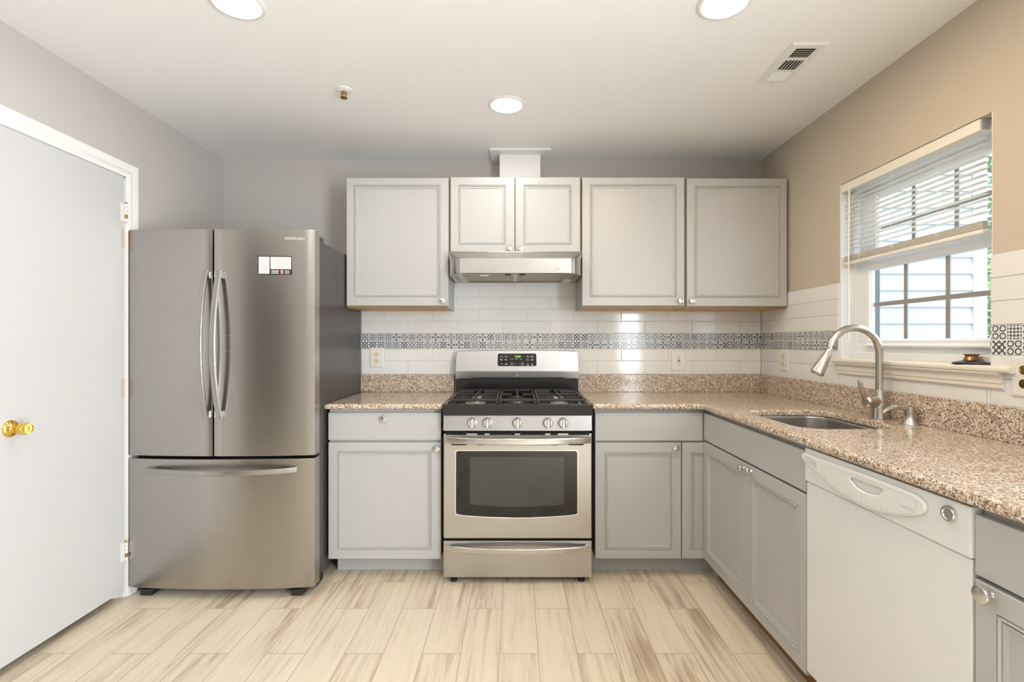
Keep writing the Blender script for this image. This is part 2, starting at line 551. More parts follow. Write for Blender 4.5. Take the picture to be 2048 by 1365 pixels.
# ================================================================== THE SETTING
LW, RW, CH, RY = -1.8924, 1.602, 2.4214, -6.2     # left wall, right wall, ceiling height, rear wall
struct(MB().box(-5.25, RW+.16, RY-.2, .15, -.10, 0).build('floor', 'plank_tile', smooth=False))
struct(MB().box(-5.25, RW+.16, RY-.2, .15, CH, CH+.14).build('ceiling', 'ceiling_paint', smooth=False))
wall_back = struct(MB().box(LW-.2, RW+.16, 0, .15, 0, CH).build('wall_back', 'wall_paint', smooth=False))

# left wall with its closet doorway
DY0, DY1, DZ = -.815, -1.455, 2.040
HY0, HY1 = -2.05, -4.60                              # open passage to the adjoining room
def rect(u0, u1, v0, v1): return [(u0, v0), (u1, v0), (u1, v1), (u0, v1)]
struct(MB().box(LW-.14, LW, DY0, 0, 0, CH).box(LW-.14, LW, DY1, DY0, DZ, CH).box(LW-.14, LW, HY0, DY1, 0, CH).box(LW-.14, LW, HY1, HY0, 2.10, CH).box(LW-.14, LW, RY, HY1, 0, CH)
       .build('wall_left', 'wall_paint', smooth=False))
struct(MB().box(LW-.80, LW-.14, DY1-.3, DY0+.3, 0, CH).box(LW-.138, LW-.10, DY1, DY0, -.0, DZ).build('wall_closet', 'wall_paint', smooth=False))
struct(MB().box(-5.2, -5.06, -6.0, -1.95, 0, CH).box(-5.06, LW-.80, -1.95, -1.90, 0, CH).box(-5.06, LW-.14, -6.0, -5.9, 0, CH)
       .build('wall_adjoining', 'wall_paint', smooth=False))
# right wall with the kitchen window and, behind the camera, the patio door
WY0, WY1, WZ0, WZ1 = -.7815, -1.5690, 1.155, 2.010
PY0, PY1, PZ0, PZ1 = -3.28, -4.62, .06, 2.06
wr = MB()
wr.box(RW, RW+.14, WY0, 0, 0, CH).box(RW, RW+.14, WY1, WY0, 0, WZ0).box(RW, RW+.14, WY1, WY0, WZ1, CH)
wr.box(RW, RW+.14, PY0, WY1, 0, CH).box(RW, RW+.14, PY1, PY0, 0, PZ0).box(RW, RW+.14, PY1, PY0, PZ1, CH).box(RW, RW+.14, RY, PY1, 0, CH)
wall_right = struct(wr.build('wall_right', 'wall_paint_warm_cast', smooth=False))
struct(MB().box(LW-.14, RW+.14, RY-.14, RY, 0, CH).build('wall_rear', 'wall_paint', smooth=False))
d2 = struct(MB().rings(lambda u, v, w: (RW+.10-w, u, v), PY1, PY0, PZ0, PZ1, [(0, -.02), (0, .03), (.07, .03), (.07, -.02)], cap=False)
            .box(RW+.07, RW+.11, -3.98, -3.92, PZ0, PZ1).build('door_2', 'vinyl'))
MB().box(RW+.096, RW+.10, PY1+.07, PY0-.07, PZ0+.07, PZ1-.07).build('pane', 'window_glass', d2)

# ---- closet door on the left wall
casing_prof = [(0, 0), (0, .010), (.006, .014), (.018, .016), (.026, .0125), (.034, .0155), (.048, .017), (.054, .015), (.058, .009), (.058, 0)]
def casing(mb, fn, u_in0, u_in1, v_top, wdt=.072):
    """mitred three-sided door casing; profile runs outwards from the opening"""
    k = wdt/.058
    P = [(a*k, b) for a, b in casing_prof]; n = len(P); V = []; F = []
    for a, b in P: V.append(fn(u_in0-a, 0, b))
    for a, b in P: V.append(fn(u_in0-a, v_top+a, b))
    for a, b in P: V.append(fn(u_in1+a, v_top+a, b))
    for a, b in P: V.append(fn(u_in1+a, 0, b))
    for i in range(3):
        for j in range(n-1): F.append([i*n+j, i*n+j+1, (i+1)*n+j+1, (i+1)*n+j])
    return mb.add(V, F)
struct(casing(MB(), mapL(LW), DY1+.012, DY0-.004, DZ-.004).build('trim_1', 'trim_paint'))
# jamb lining
struct(MB().box(LW-.12, LW-.001, DY0-.012, DY0, 0, DZ).box(LW-.12, LW-.001, DY1, DY1+.012, 0, DZ).box(LW-.12, LW-.001, DY1, DY0, DZ-.008, DZ)
       .box(LW-.06, LW-.036, DY0-.026, DY0-.012, 0, DZ).build('trim_2', 'trim_paint', smooth=False))
door_1 = struct(MB().box(LW-.028, LW+.006, DY1+.015, DY0-.0155, .036, DZ-.0105, .0015).build('door_1', 'door_paint'))
for hz in (1.861, .223):
    h = MB()
    for k in range(5):
        h.lathe([(.0001, 0), (.0062, .0005), (.0062, .0165), (.0001, .017)], (LW+.0125, DY0-.012, hz-.044+k*.0178), (0, 0, 1), 0 if k != 1 else 1, 14)
    h.box(LW+.004, LW+.0075, DY0-.040, DY0-.014, hz-.045, hz+.045, .001)
    h.lathe([(.0001, 0), (.005, .001), (.004, .006), (.0001, .008)], (LW+.0125, DY0-.012, hz+.045), (0, 0, 1), 1, 12)
    h.build('hinge', ['hinge_white', 'old_brass'], door_1)
# bare hinge mortises with the paint worn to wood
m_ = MB()
for hz in (1.735, 1.014):
    m_.rings(mapL(LW+.006), DY0-.034, DY0-.018, hz-.045, hz+.045, [(0, 0), (0, .0009), (.0035, .0009), (.0035, 0)], cap=False)
m_.build('hinge_mortise', 'maple_raw', door_1)
kY, kZ = -1.376, .9115
k_ = MB().lathe([(.0001, .004), (.031, .004), (.0325, .006), (.031, .010), (.024, .0155), (.017, .018), (.0135, .022), (.0125, .030),
                 (.0155, .036), (.0205, .044), (.0225, .054), (.0220, .066), (.0200, .074), (.0185, .0765), (.0175, .0765), (.0165, .0735), (.0001, .0735)],
                (LW, kY, kZ), (1, 0, 0), 0, 40)
k_.box(LW+.0735, LW+.0785, kY-.003, kY+.003, kZ-.011, kZ+.011, .001)
k_.build('door_knob', 'brass', door_1)

# ---- kitchen window (double hung, in a drywall return)
FX = RW+.050
wf = MB()
wf.rings(mapR(FX), -WY0, -WY1, WZ0, WZ1, [(0, -.085), (0, 0), (.030, 0), (.034, -.006), (.034, -.085)], cap=False)
window_1 = struct(wf.build('window_1', 'vinyl', smooth=False))
jl = MB()
jl.box(RW+.001, FX, WY0-.004, WY0, WZ0, WZ1).box(RW+.001, FX, WY1, WY1+.004, WZ0, WZ1)
jl.build('jamb_liner', 'vinyl', window_1, smooth=False)
MB().box(RW+.1405, RW+.198, WY0, WY0+.11, WZ0-.06, WZ1+.06, .003).build('exterior_casing', 'casing_grey', window_1)
GY0, GY1 = -.9024, -1.4908
def sash(name, X, z0, z1, gz0, gz1, muntin_z):
    mb = MB()
    a, b = -WY0+.030, -WY1-.030
    fr = mapR(X)
    # stiles and rails with a sloped inner bead
    def bar(u0, u1, v0, v1): mb.mbox(fr, u0, u1, v0, v1, -.030, 0, .003)
    bar(a, -GY0-.008, z0, z1); bar(-GY1+.008, b, z0, z1)
    bar(-GY0-.012, -GY1+.012, z0, gz0-.008); bar(-GY0-.012, -GY1+.012, gz1+.008, z1)
    mb.rings(fr, -GY0-.009, -GY1+.009, gz0-.009, gz1+.009, [(0, 0), (.009, -.010), (.009, -.022)], cap=False)
    s = mb.build(name, 'vinyl', window_1)
    MB().mbox(fr, -GY0-.006, -GY1+.006, gz0-.006, gz1+.006, -.018, -.014).build('pane', 'window_glass', s)
    g = MB()
    for yy in (-1.0914, -1.3013): g.mbox(fr, -yy-.0095, -yy+.0095, gz0, gz1, -.024, -.019)
    g.mbox(fr, -GY0, -GY1, muntin_z-.0095, muntin_z+.0095, -.0245, -.0192)
    g.build('muntin', 'muntin', s)
    return s
low = sash('lower_sash', FX+.012, WZ0+.022, 1.632, 1.2502, 1.5713, 1.4108)
upp = sash('upper_sash', FX+.046, 1.60, WZ1-.03, 1.638, 1.9185, 1.775)
lr = MB()
lr.prism([(0, 0), (.020, .004), (.022, .010), (.006, .014), (0, .022)], lambda u, v, w: (FX+.012-u, -w, 1.212+v), .885, 1.515, 0)
lr.build('lift_rail', 'vinyl', low)
# inner stool (sill board) and moulded apron
SX = RW-.036
MB().prism(rrect(0, .088, -.011, .011, .009, 4), lambda u, v, w: (SX+u, -w, 1.1455+v), .7667, 1.660, 0).build('window_sill', 'old_white_paint', window_1)
ap = [(0, 0), (.006, .002), (.010, .008), (.010, .020), (.013, .024), (.013, .042), (.018, .047), (.026, .056), (.026, .060), (0, .060)]
MB().prism(ap, lambda u, v, w: (RW-.0085-u, -w, 1.078+v*.95), .785, 1.620, 0).build('window_apron', 'old_white_paint', window_1)

# ---- tiled backsplashes
CO = .0782            # course height
ZB0, ZB1 = 1.1929, 1.2925
rowsz = [(ZB0-2*CO-.010, ZB0-CO, 1), (ZB0-CO, ZB0, 0), (ZB1, ZB1+CO, 1), (ZB1+CO, ZB1+2*CO, 0), (ZB1+2*CO, ZB1+3*CO, 1), (ZB1+3*CO, ZB1+4*CO, 0), (ZB1+4*CO, ZB1+5*CO, 1)]
TL = .3070
def tile_field(fn, uA, regions, name, parent):
    """bevelled glazed tiles clipped to rectangular regions; row type 1 has joints at uA + k*TL, type 0 is shifted half a tile"""
    mb = MB()
    for (u0, u1, v0, v1) in regions:
        mb.rings(fn, u0, u1, v0, v1, [(0, 0), (0, .0055)], mi=1)
        for (z0, z1, typ) in rowsz:
            a, b = max(z0, v0), min(z1, v1)
            if b-a < .006: continue
            off = uA+(0 if typ else TL/2)
            k = math.floor((u0-off)/TL)
            while off+k*TL < u1:
                p, q_ = max(off+k*TL, u0), min(off+(k+1)*TL, u1)
                k += 1
                if q_-p < .006: continue
                g = .0009
                mb.rings(fn, p+g, q_-g, a+g, b-g, [(0, .002), (0, .0070), (.0008, .0080), (.0020, .0084)], mi=0)
    return mb.build(name, ['white_tile', 'grout'], parent, smooth=False)
def band(fn, regions, uvf, parent):
    mb = MB()
    for (u0, u1) in regions: mb.rings(fn, u0, u1, ZB0+.0005, ZB1-.0005, [(0, 0), (0, .0078), (.0008, .0084)])
    mb.uv = uvf
    return mb.build('mosaic_band', 'mosaic_print', parent, smooth=False)
MS = .0498
BX0 = -.9967
tile_field(mapB(0), -.0796, [(BX0, RW-.0085, 1.02, ZB0), (BX0, RW-.0085, ZB1, 1.62)], 'tile_field', wall_back)
band(mapB(0), [(BX0, RW-.0085)], lambda x, y, z: ((x-BX0)/.0508, (z-ZB0)/MS), wall_back)
MB().box(BX0-.009, BX0, -.0105, 0, .93, 1.62).build('tile_edge_trim', 'tile_trim', wall_back)
fnR = mapR(RW)
TT = 1.527
tile_field(fnR, .6342, [(0.009, -WY0, 1.02, ZB0), (.009, -WY0, ZB1, TT), (-WY0, -WY1, 1.02, WZ0), (-WY1, 3.1, 1.02, ZB0), (-WY1, 3.1, ZB1, TT)], 'tile_field', wall_right)
band(fnR, [(.009, -WY0), (-WY1, 3.1)], lambda x, y, z: ((-y-1.5745)/.0505+40 if y < -1.2 else (-y-.7815)/.0508+80, (z-ZB0)/MS), wall_right)

# ---- outside: neighbouring clapboard wing, lawn, trees
struct(MB().box(1.75, 14, -8, 10, -.45, -.40).build('ground', 'lawn_green', smooth=False))
sd = MB(); SYP = .60; ex = .127
k = 0; z = -.40
while z < 3.6:
    prof = [(0, 0), (.0, .019), (ex*.55, .0175), (ex*.70, .0105), (ex*.80, .008), (ex, .0075), (ex, 0)]
    V = []; F = []
    for xx in (1.76, 3.515):
        for a, b in prof: V.append((xx, SYP-b, z+a))
    n = len(prof)
    for j in range(n-1): F.append([j, j+1, n+j+1, n+j])
    sd.add(V, F)
    z += ex
sd.box(1.76, 3.515, SYP, SYP+.10, -.4, 3.7)
we = struct(sd.build('wall_exterior', 'siding', smooth=False))
MB().box(3.505, 3.615, SYP-.022, SYP+.10, -.4, 3.7, .003).build('corner_board', 'siding', we)
MB().box(1.76, 3.75, SYP-.35, SYP+.1, 3.65, 3.78).build('eave', 'siding', we)
def tree(name, label, x, y, h, r, seed, n):
    rnd = random.Random(seed)
    t = thing(name, label, 'tree', (x, y, -.40), 'trees beyond the siding')
    MB().tube([(x, y, -.40), (x+.04, y+.03, h*.3), (x-.03, y, h*.62), (x, y+.05, h*.9)], [.12, .10, .07, .03], 10).build('trunk', 'bark', t)
    V = []; F = []
    for i in range(n):
        while True:
            p = Vector((rnd.uniform(-1, 1), rnd.uniform(-1, 1), rnd.uniform(-1, 1)))
            if .35 < p.length < 1: break
        p = Vector((x+p.x*r, y+p.y*r, h*.56+p.z*h*.54))
        d = Vector((rnd.uniform(-1, 1), rnd.uniform(-1, 1), rnd.uniform(-1, .4))).normalized()
        e = d.orthogonal().normalized(); s = rnd.uniform(.09, .17)
        b = len(V)
        V += [p, p+d*s*.5+e*s*.35, p+d*s*1.2, p+d*s*.5-e*s*.35]; F.append([b, b+1, b+2, b+3])
    MB().add(V, F).build('foliage', 'leaf', t, smooth=False)
tree('tree', 'leafy green tree just past the corner of the white siding', 5.9, 2.5, 4.2, 1.4, 3, 5200)
tree('tree', 'taller leafy tree further behind the white siding', 9.9, 5.6, 6.0, 2.2, 5, 5200)

# ================================================================== FIXTURES ON WALLS AND CEILING
for (x, y, lab) in ((-.0424, -.7535, 'round recessed ceiling light straight above the range hood, middle of the three'),
                    (-.972, -1.500, 'round recessed ceiling light cut off by the top edge, on the refrigerator side'),
                    (.731, -1.502, 'round recessed ceiling light cut off by the top edge, on the ceiling vent side'),
                    (-.965, -3.35, 'added recessed fill light, unseen behind the camera towards the left wall'),  # this lamp and the next are added out of view for fill
                    (.729, -3.35, 'added recessed fill light, unseen behind the camera towards the right wall')):
    t = thing('recessed_light', lab, 'ceiling light', (x, y, CH), 'recessed ceiling lights')
    MB().lathe([(.0755, 0), (.092, 0), (.092, .003), (.088, .006), (.078, .0075), (.0755, .006)], (x, y, CH), (0, 0, -1), 0, 48, caps=False).build('trim_ring', 'white_plastic', t)
    MB().lathe([(.0001, .001), (.0755, .001), (.0755, .0045), (.0001, .0055)], (x, y, CH), (0, 0, -1), 0, 48).build('lens', 'lens_fill' if y < -2 else 'lens_warm' if x > .5 else 'lens', t)

# ceiling register
VX0, VX1, VY0, VY1 = 1.097, 1.243, -1.272, -.967
vt = thing('ceiling_vent', 'white louvred air vent in the ceiling above the sink side', 'air vent', ((VX0+VX1)/2, (VY0+VY1)/2, CH))
fc = mapC(CH)
V0, V1 = -VY1, -VY0
groups = [(V0+.028, V0+.098), (V0+.112, V0+.190), (V0+.204, V0+.277)]
fr = MB()
UI0, UI1 = VX0+.032, VX1-.032
fr.rings(fc, VX0, VX1, V0, V1, [(0, 0), (0, .002), (.006, .008), (.012, .008)], cap=False)
def fplate(a, b, c, d): fr.mbox(fc, a, b, c, d, .004, .008)
fplate(VX0+.012, UI0, V0+.012, V1-.012); fplate(UI1, VX1-.012, V0+.012, V1-.012)
for a, b in ((V0+.012, groups[0][0]), (groups[0][1], groups[1][0]), (groups[1][1], groups[2][0]), (groups[2][1], V1-.012)): fplate(UI0, UI1, a, b)
fr.build('frame', 'white_plastic', vt)
MB().mbox(fc, UI0-.004, UI1+.004, groups[0][0]-.004, groups[2][1]+.004, .0006, .0010).build('duct_throat', 'duct_dark', vt)
for gi, (a, b) in enumerate(groups):
    sl = MB()
    if gi == 1:
        for i in range(6):
            u = UI0+(i+.5)*(UI1-UI0)/6
            sl.add([fc(u-.006, a, .0085), fc(u+.004, a, .0012), fc(u+.004, b, .0012), fc(u-.006, b, .0085), fc(u-.005, a, .009), fc(u+.005, a, .0017), fc(u+.005, b, .0017), fc(u-.005, b, .009)],
                   [[0, 1, 2, 3], [4, 5, 6, 7], [0, 1, 5, 4], [1, 2, 6, 5], [2, 3, 7, 6], [3, 0, 4, 7]])
    else:
        s_ = -1 if gi == 2 else 1
        for i in range(5):
            v = a+(i+.5)*(b-a)/5
            sl.add([fc(UI0, v-.006*s_, .0085), fc(UI1, v-.006*s_, .0085), fc(UI1, v+.005*s_, .0012), fc(UI0, v+.005*s_, .0012),
                    fc(UI0, v-.005*s_, .009), fc(UI1, v-.005*s_, .009), fc(UI1, v+.006*s_, .0017), fc(UI0, v+.006*s_, .0017)],
                   [[0, 1, 2, 3], [4, 5, 6, 7], [0, 1, 5, 4], [1, 2, 6, 5], [2, 3, 7, 6], [3, 0, 4, 7]])
    sl.build('louvre', 'white_plastic', vt, smooth=False)
MB().mbox(fc, 1.163, 1.171, V0+.010, V0+.020, .008, .026, .001).build('damper_lever', 'white_plastic', vt)

# fire sprinkler
sp = thing('sprinkler_head', 'small brass fire sprinkler with white ring on the ceiling above the refrigerator', 'sprinkler', (-.8035, -.897, CH))
MB().lathe([(.0001, 0), (.040, 0), (.039, .003), (.030, .007), (.014, .009), (.0001, .009)], (-.8035, -.897, CH), (0, 0, -1), 0, 32).build('escutcheon', 'white_plastic', sp)
s2 = MB().lathe([(.0001, .008), (.011, .008), (.011, .013), (.008, .015), (.006, .022), (.0001, .022)], (-.8035, -.897, CH), (0, 0, -1), 0, 20)
for sg in (-1, 1):
    s2.tube([(-.8035+sg*.008, -.897, CH-.014), (-.8035+sg*.012, -.897, CH-.026), (-.8035+sg*.004, -.897, CH-.037)], .0022, 8)
s2.lathe([(.0001, .036), (.016, .036), (.017, .038), (.0001, .040)], (-.8035, -.897, CH), (0, 0, -1), 0, 20)
s2.build('sprinkler_body', 'old_brass', sp)

# wall outlets
def outlet(fn, u, v, lab, kind, face, wall_w=.0085):
    c = fn(u, v, wall_w)
    t = thing('wall_outlet', lab, 'outlet', c, 'wall outlets')
    hw, hh = .0455, .0635
    MB().rings(fn, u-hw, u+hw, v-hh, v+hh, [(0, wall_w), (0, wall_w+.003), (.004, wall_w+.0062), (.010, wall_w+.007)]).build('cover_plate', 'white_plastic', t)
    w = wall_w+.007
    if kind == 'duplex':
        for dv in (.0215, -.0215):
            r = MB()
            pts = [p for p in rrect(u-.0172, u+.0172, v+dv-.0142, v+dv+.0142, .0128, 6)]
            r.prism(pts, fn, w-.002, w+.0022, .0006, 0)
            for du, hgt in ((-.0062, .0078), (.0062, .0062)): r.mbox(fn, u+du-.0012, u+du+.0012, v+dv+.002-hgt/2, v+dv+.002+hgt/2, w+.0012, w+.0026, 0, 1)
            r.lathe([(.0001, 0), (.0024, 0), (.0024, .0006), (.0001, .0006)], fn(u, v+dv-.0075, w+.002), Vector(fn(0, 0, 1))-Vector(fn(0, 0, 0)), 1, 12)
            r.build('receptacle', [face, 'slot_dark'], t)
        MB().lathe([(.0001, 0), (.003, 0), (.0026, .0012), (.0001, .0014)], fn(u, v, w-.0003), Vector(fn(0, 0, 1))-Vector(fn(0, 0, 0)), 0, 12).build('screw', 'knob_nickel', t)
    else:
        r = MB().prism(rrect(u-.0168, u+.0168, v-.0335, v+.0335, .003, 3), fn, w-.002, w+.002, .0006, 0)
        for dv in (.0215, -.0215):
            for du in (-.0062, .0062): r.mbox(fn, u+du-.0013, u+du+.0013, v+dv-.004, v+dv+.004, w+.001, w+.0024, 0, 1)
            r.lathe([(.0001, 0), (.0024, 0), (.0024, .0006), (.0001, .0006)], fn(u, v+dv+(.009 if dv > 0 else -.009), w+.0017), Vector(fn(0, 0, 1))-Vector(fn(0, 0, 0)), 1, 12)
        r.build('receptacle', [face, 'slot_dark'], t)
        MB().mbox(fn, u-.008, u+.008, v+.001, v+.0065, w+.0005, w+.0032, .0006).build('test_button', 'black_plastic', t)
        MB().mbox(fn, u-.008, u+.008, v-.0065, v-.001, w+.0005, w+.0032, .0006).build('reset_button', 'red_button', t)
outlet(mapB(0), -.8943, 1.1368, 'white duplex outlet on the tile between the refrigerator and the range', 'duplex', 'ivory')
outlet(mapB(0), 1.0583, 1.1153, 'outlet with red and black buttons on the tile right of the range', 'gfci', 'ivory_white')
outlet(fnR, .2873, 1.1291, 'white duplex outlet on the right wall in the corner left of the faucet', 'duplex', 'ivory')
outlet(fnR, 1.6905, 1.1268, 'outlet at the right edge of the picture, beside the window sill', 'duplex', 'brass')

# ================================================================== CABINETS
def knob(fn, u, v, w, parent, r=.0165):
    ax = Vector(fn(0, 0, 1))-Vector(fn(0, 0, 0))
    k = MB().lathe([(.0001, 0), (.0085, 0), (.0080, .002), (.0058, .006), (.0060, .012), (.0095, .0165), (r, .0185), (r+.0003, .0225), (r-.0012, .0255), (r*.7, .0268), (.0001, .0272)],
                   fn(u, v, w), ax, 0, 28)
    return k.build('knob', 'knob_nickel', parent)

def panel_door(fn, u0, u1, v0, v1, t, parent, mould, name='door', label=None):
    """flat-panel door with a mitred applied moulding; mould = inset of the moulding outer edge (left, right, bottom, top)"""
    mb = MB()
    l, r, b, tp = mould
    # slab face with the moulding as concentric rings
    def ring_pts(i, w): return [fn(u0+l+i, v0+b+i, w), fn(u1-r-i, v0+b+i, w), fn(u1-r-i, v1-tp-i, w), fn(u0+l+i, v1-tp-i, w)]
    e = .0018
    V = [fn(u0, v0, 0), fn(u1, v0, 0), fn(u1, v1, 0), fn(u0, v1, 0)]
    V += [fn(u0, v0, t-e), fn(u1, v0, t-e), fn(u1, v1, t-e), fn(u0, v1, t-e)]
    V += [fn(u0+e, v0+e, t), fn(u1-e, v0+e, t), fn(u1-e, v1-e, t), fn(u0+e, v1-e, t)]
    prof = [(0, t), (.0007, t-.0034), (.0024, t-.0034), (.0031, t+.0012), (.0062, t+.0026), (.0085, t-.0004), (.0098, t-.0046), (.0114, t-.0046), (.0125, t-.001),
            (.0185, t-.0026), (.0200, t-.0072), (.0225, t-.0074)]
    for i, w in prof: V += ring_pts(i, w)
    n = 3+len(prof); F = [[3, 2, 1, 0]]
    for k in range(n-1):
        for j in range(4): F.append([k*4+j, k*4+(j+1) % 4, (k+1)*4+(j+1) % 4, (k+1)*4+j])
    F.append([(n-1)*4+j for j in range(4)])
    o = mb.add(V, F).build(name, 'cabinet_paint', parent, angle=30)
    if label: o['label'] = label
    return o
def slab(fn, u0, u1, v0, v1, t, parent, name):
    return MB().rings(fn, u0, u1, v0, v1, [(0, 0), (0, t-.002), (.0006, t-.0006), (.002, t)]).build(name, 'cabinet_paint', parent)

def carcass(x0, x1, y0, y1, z0, z1, parent, fn_front=None):
    """box carcass: painted sides, raw maple underside, maple face frame darkened for shade"""
    mb = MB().box(x0, x1, y0, y1, z0, z1)
    o = mb.build('carcass', ['cabinet_paint', 'maple_raw', 'maple_frame_shade'], parent, smooth=False)
    for p in o.data.polygons:
        if p.normal.z < -.9: p.material_index = 1
        if p.normal.y < -.9: p.material_index = 2
    return o
UF = -.33
fnU = mapB(UF+.019)
MOULD = (.0437, .0467, .0495, .0410)
def upper(name, lab, cx0, cx1, cz0, cz1, doors):
    t = thing(name, lab, 'cabinet', ((cx0+cx1)/2, -.155, cz0), 'wall cabinets')
    carcass(cx0, cx1, -.0005, UF+.0195, cz0, cz1, t)
    for (u0, u1, v0, v1, md, kn) in doors:
        d = panel_door(fnU, u0, u1, v0, v1, .019, t, md)
        knob(fnU, kn[0], kn[1], .019, d)
    return t
upper('wall_cabinet', 'tall grey wall cabinet with one door beside the refrigerator, leftmost of the row', -.985, -.392, 1.436, 2.197,
      [(-.9827, -.3878, 1.4479, 2.1944, MOULD, (-.4199, 1.4754))])
upper('wall_cabinet', 'short grey wall cabinet with two small doors above the range hood', -.388, .3895, 1.752, 2.201,
      [(-.3762, -.0025, 1.7599, 2.1987, (.0467, .0495, .0437, .0437), (-.0319, 1.7794)), (.0025, .3791, 1.7599, 2.1987, (.0467, .0495, .0437, .0437), (.0319, 1.7766))])
upper('wall_cabinet', 'tall grey wall cabinet with one door, directly right of the range hood', .3935, .9945, 1.436, 2.199,
      [(.3922, .9885, 1.4479, 2.1973, MOULD, (.9615, 1.4754))])
upper('wall_cabinet', 'tall grey wall cabinet in the corner beside the right wall', .9985, 1.590, 1.434, 2.194,
      [(1.0031, 1.5863, 1.4450, 2.1914, (.0423, .0408, .0495, .0437), (1.0281, 1.4754))])

# boxed duct above the hood cabinet with crown moulding
dc = thing('duct_cover', 'white boxed duct chase with crown moulding on top of the cabinet over the hood', 'duct cover', (.031, -.07, 2.201))
MB().box(-.0955, .158, -.0005, -.135, 2.201, CH-.0005, .001).build('chase', 'trim_paint', dc)
cp = [(0, .0615), (.004, .0610), (.010, .0625), (.022, .0618), (.036, .0650), (.046, .0640), (.054, .0655), (.059, .0655), (.062, .0690), (.062, .0780)]
cr = MB(); V = []; F = []; n = len(cp)
for a, b in cp: V.append((-.0955-a, -.0005, CH-.0785+b))
for a, b in cp: V.append((-.0955-a, -.135-a, CH-.0785+b))
for a, b in cp: V.append((.158+a, -.135-a, CH-.0785+b))
for a, b in cp: V.append((.158+a, -.0005, CH-.0785+b))
for i in range(3):
    for j in range(n-1): F.append([i*n+j, i*n+j+1, (i+1)*n+j+1, (i+1)*n+j])
cr.add(V, F).build('crown_moulding', 'trim_paint', dc)

# ---- base cabinets
BF = -.63
fnD = mapB(BF+.019)
def base_carcass(x0, x1, y0, y1, z1, toe, parent, mats=('cabinet_paint', 'maple_raw')):
    return MB().box(x0, x1, y0, y1, .1015, z1).build('carcass', 'cabinet_paint', parent, smooth=False)
t = thing('base_cabinet', 'grey base cabinet with one drawer and one door between refrigerator and range', 'cabinet', (-.682, -.30, 0), 'base cabinets')
MB().box(-.976, -.3885, -.0005, BF+.0195, .1015, .884).build('carcass', 'cabinet_paint', t, smooth=False)
MB().box(-.962, -.3885, -.51, -.532, .0005, .1015).build('toe_kick', 'cabinet_paint', t, smooth=False)
d = slab(fnD, -.9771, -.3872, .7223, .8661, .019, t, 'drawer')
knob(fnD, -.6827, .8352, .019, d)
d = panel_door(fnD, -.9771, -.3872, .0997, .7105, .019, t, (.0484, .0497, .0497, .0432))
knob(fnD, -.4076, .6795, .019, d)

RF = .9862
t = thing('base_cabinet', 'grey corner base cabinet right of the range with a blank drawer front', 'cabinet', (.70, -.30, 0), 'base cabinets')
MB().box(.4205, 1.58, -.0005, BF+.0195, .1015, .884).build('carcass', 'cabinet_paint', t, smooth=False)
MB().box(.413, 1.082, -.51, -.532, .0005, .1015).box(1.062, 1.082, -.532, -.6315, .0005, .1015).build('toe_kick', 'cabinet_paint', t, smooth=False)
slab(fnD, .4199, .984, .7196, .8661, .019, t, 'drawer_front')
d = panel_door(fnD, .4199, .8685, .1023, .7092, .019, t, (.0484, .0471, .0471, .0497))
knob(fnD, .8385, .6846, .019, d)
panel_door(fnD, .8751, 1.12, .1023, .7092, .019, t, (.0440, .0440, .0471, .0497), name='filler_panel')

fnS = mapR(RF+.019)
t = thing('base_cabinet', 'grey sink base cabinet with two doors under the faucet', 'cabinet', (1.28, -1.10, 0), 'base cabinets')
# open-topped box so the sink bowl hangs inside
c = MB()
c.box(RF+.0195, RF+.038, -.655, -1.552, .1015, .884).box(RF+.038, 1.58, -.655, -.672, .1015, .884).box(RF+.038, 1.58, -1.536, -1.552, .1015, .884).box(RF+.038, 1.58, -.672, -1.536, .1015, .118)
c.build('carcass', 'cabinet_paint', t, smooth=False)
MB().box(1.062, 1.080, -.6320, -1.5515, .0005, .1015).build('toe_kick', 'toe_wood', t, smooth=False)
slab(fnS, .634, 1.551, .7260, .8660, .019, t, 'false_front')
d = panel_door(fnS, .634, 1.1235, .1050, .7165, .019, t, (.0484, .0484, .0471, .0497))
knob(fnS, 1.0935, .6920, .019, d)
d = panel_door(fnS, 1.1275, 1.551, .1050, .7165, .019, t, (.0400, .0440, .0471, .0497))
knob(fnS, 1.1590, .6960, .019, d)

t = thing('base_cabinet', 'grey base cabinet cut off at the right edge, past the white dishwasher', 'cabinet', (1.28, -2.5, 0), 'base cabinets')
MB().box(RF+.0195, 1.58, -2.1745, -2.80, .1015, .884).build('carcass', 'cabinet_paint', t, smooth=False)
MB().box(1.062, 1.080, -2.1745, -2.80, .0005, .1015).build('toe_kick', 'toe_wood', t, smooth=False)
slab(fnS, 2.1735, 2.80, .7380, .8660, .019, t, 'drawer')
d = panel_door(fnS, 2.1735, 2.80, .1050, .7280, .019, t, (.0484, .0484, .0471, .0497))
knob(fnS, 2.2104, .7115, .019, d, .019)

# ================================================================== WORKTOPS
def granite_slab(mb, loops, z0, z1):
    return mb.prism(loops, lambda u, v, w: (u, v, w), z0, z1, .011, 0, 4)
t = thing('countertop', 'short speckled granite countertop between refrigerator and range', 'countertop', (-.68, -.33, .886), 'granite countertops')
granite_slab(MB(), [(-.987, -.655), (-.3775, -.655), (-.3775, -.0005), (-.987, -.0005)], .886, .9145).build('worktop', 'granite', t)
tag(MB().box(-1.0005, -.392, -.0095, -.030, .9148, 1.0265, .002).build('granite_backsplash', 'granite', origin=(-.696, -.02, .9148)), 'short granite backsplash strip on the back wall left of the range', 'backsplash', 'granite backsplash strips')
CE = .967
t = thing('countertop', 'long L-shaped speckled granite countertop with the sink cut-out', 'countertop', (1.28, -1.5, .886), 'granite countertops')
corner = [(CE, -2.80), (1.590, -2.80), (1.590, -.0005), (.4055, -.0005), (.4055, -.655)]
rr = .030
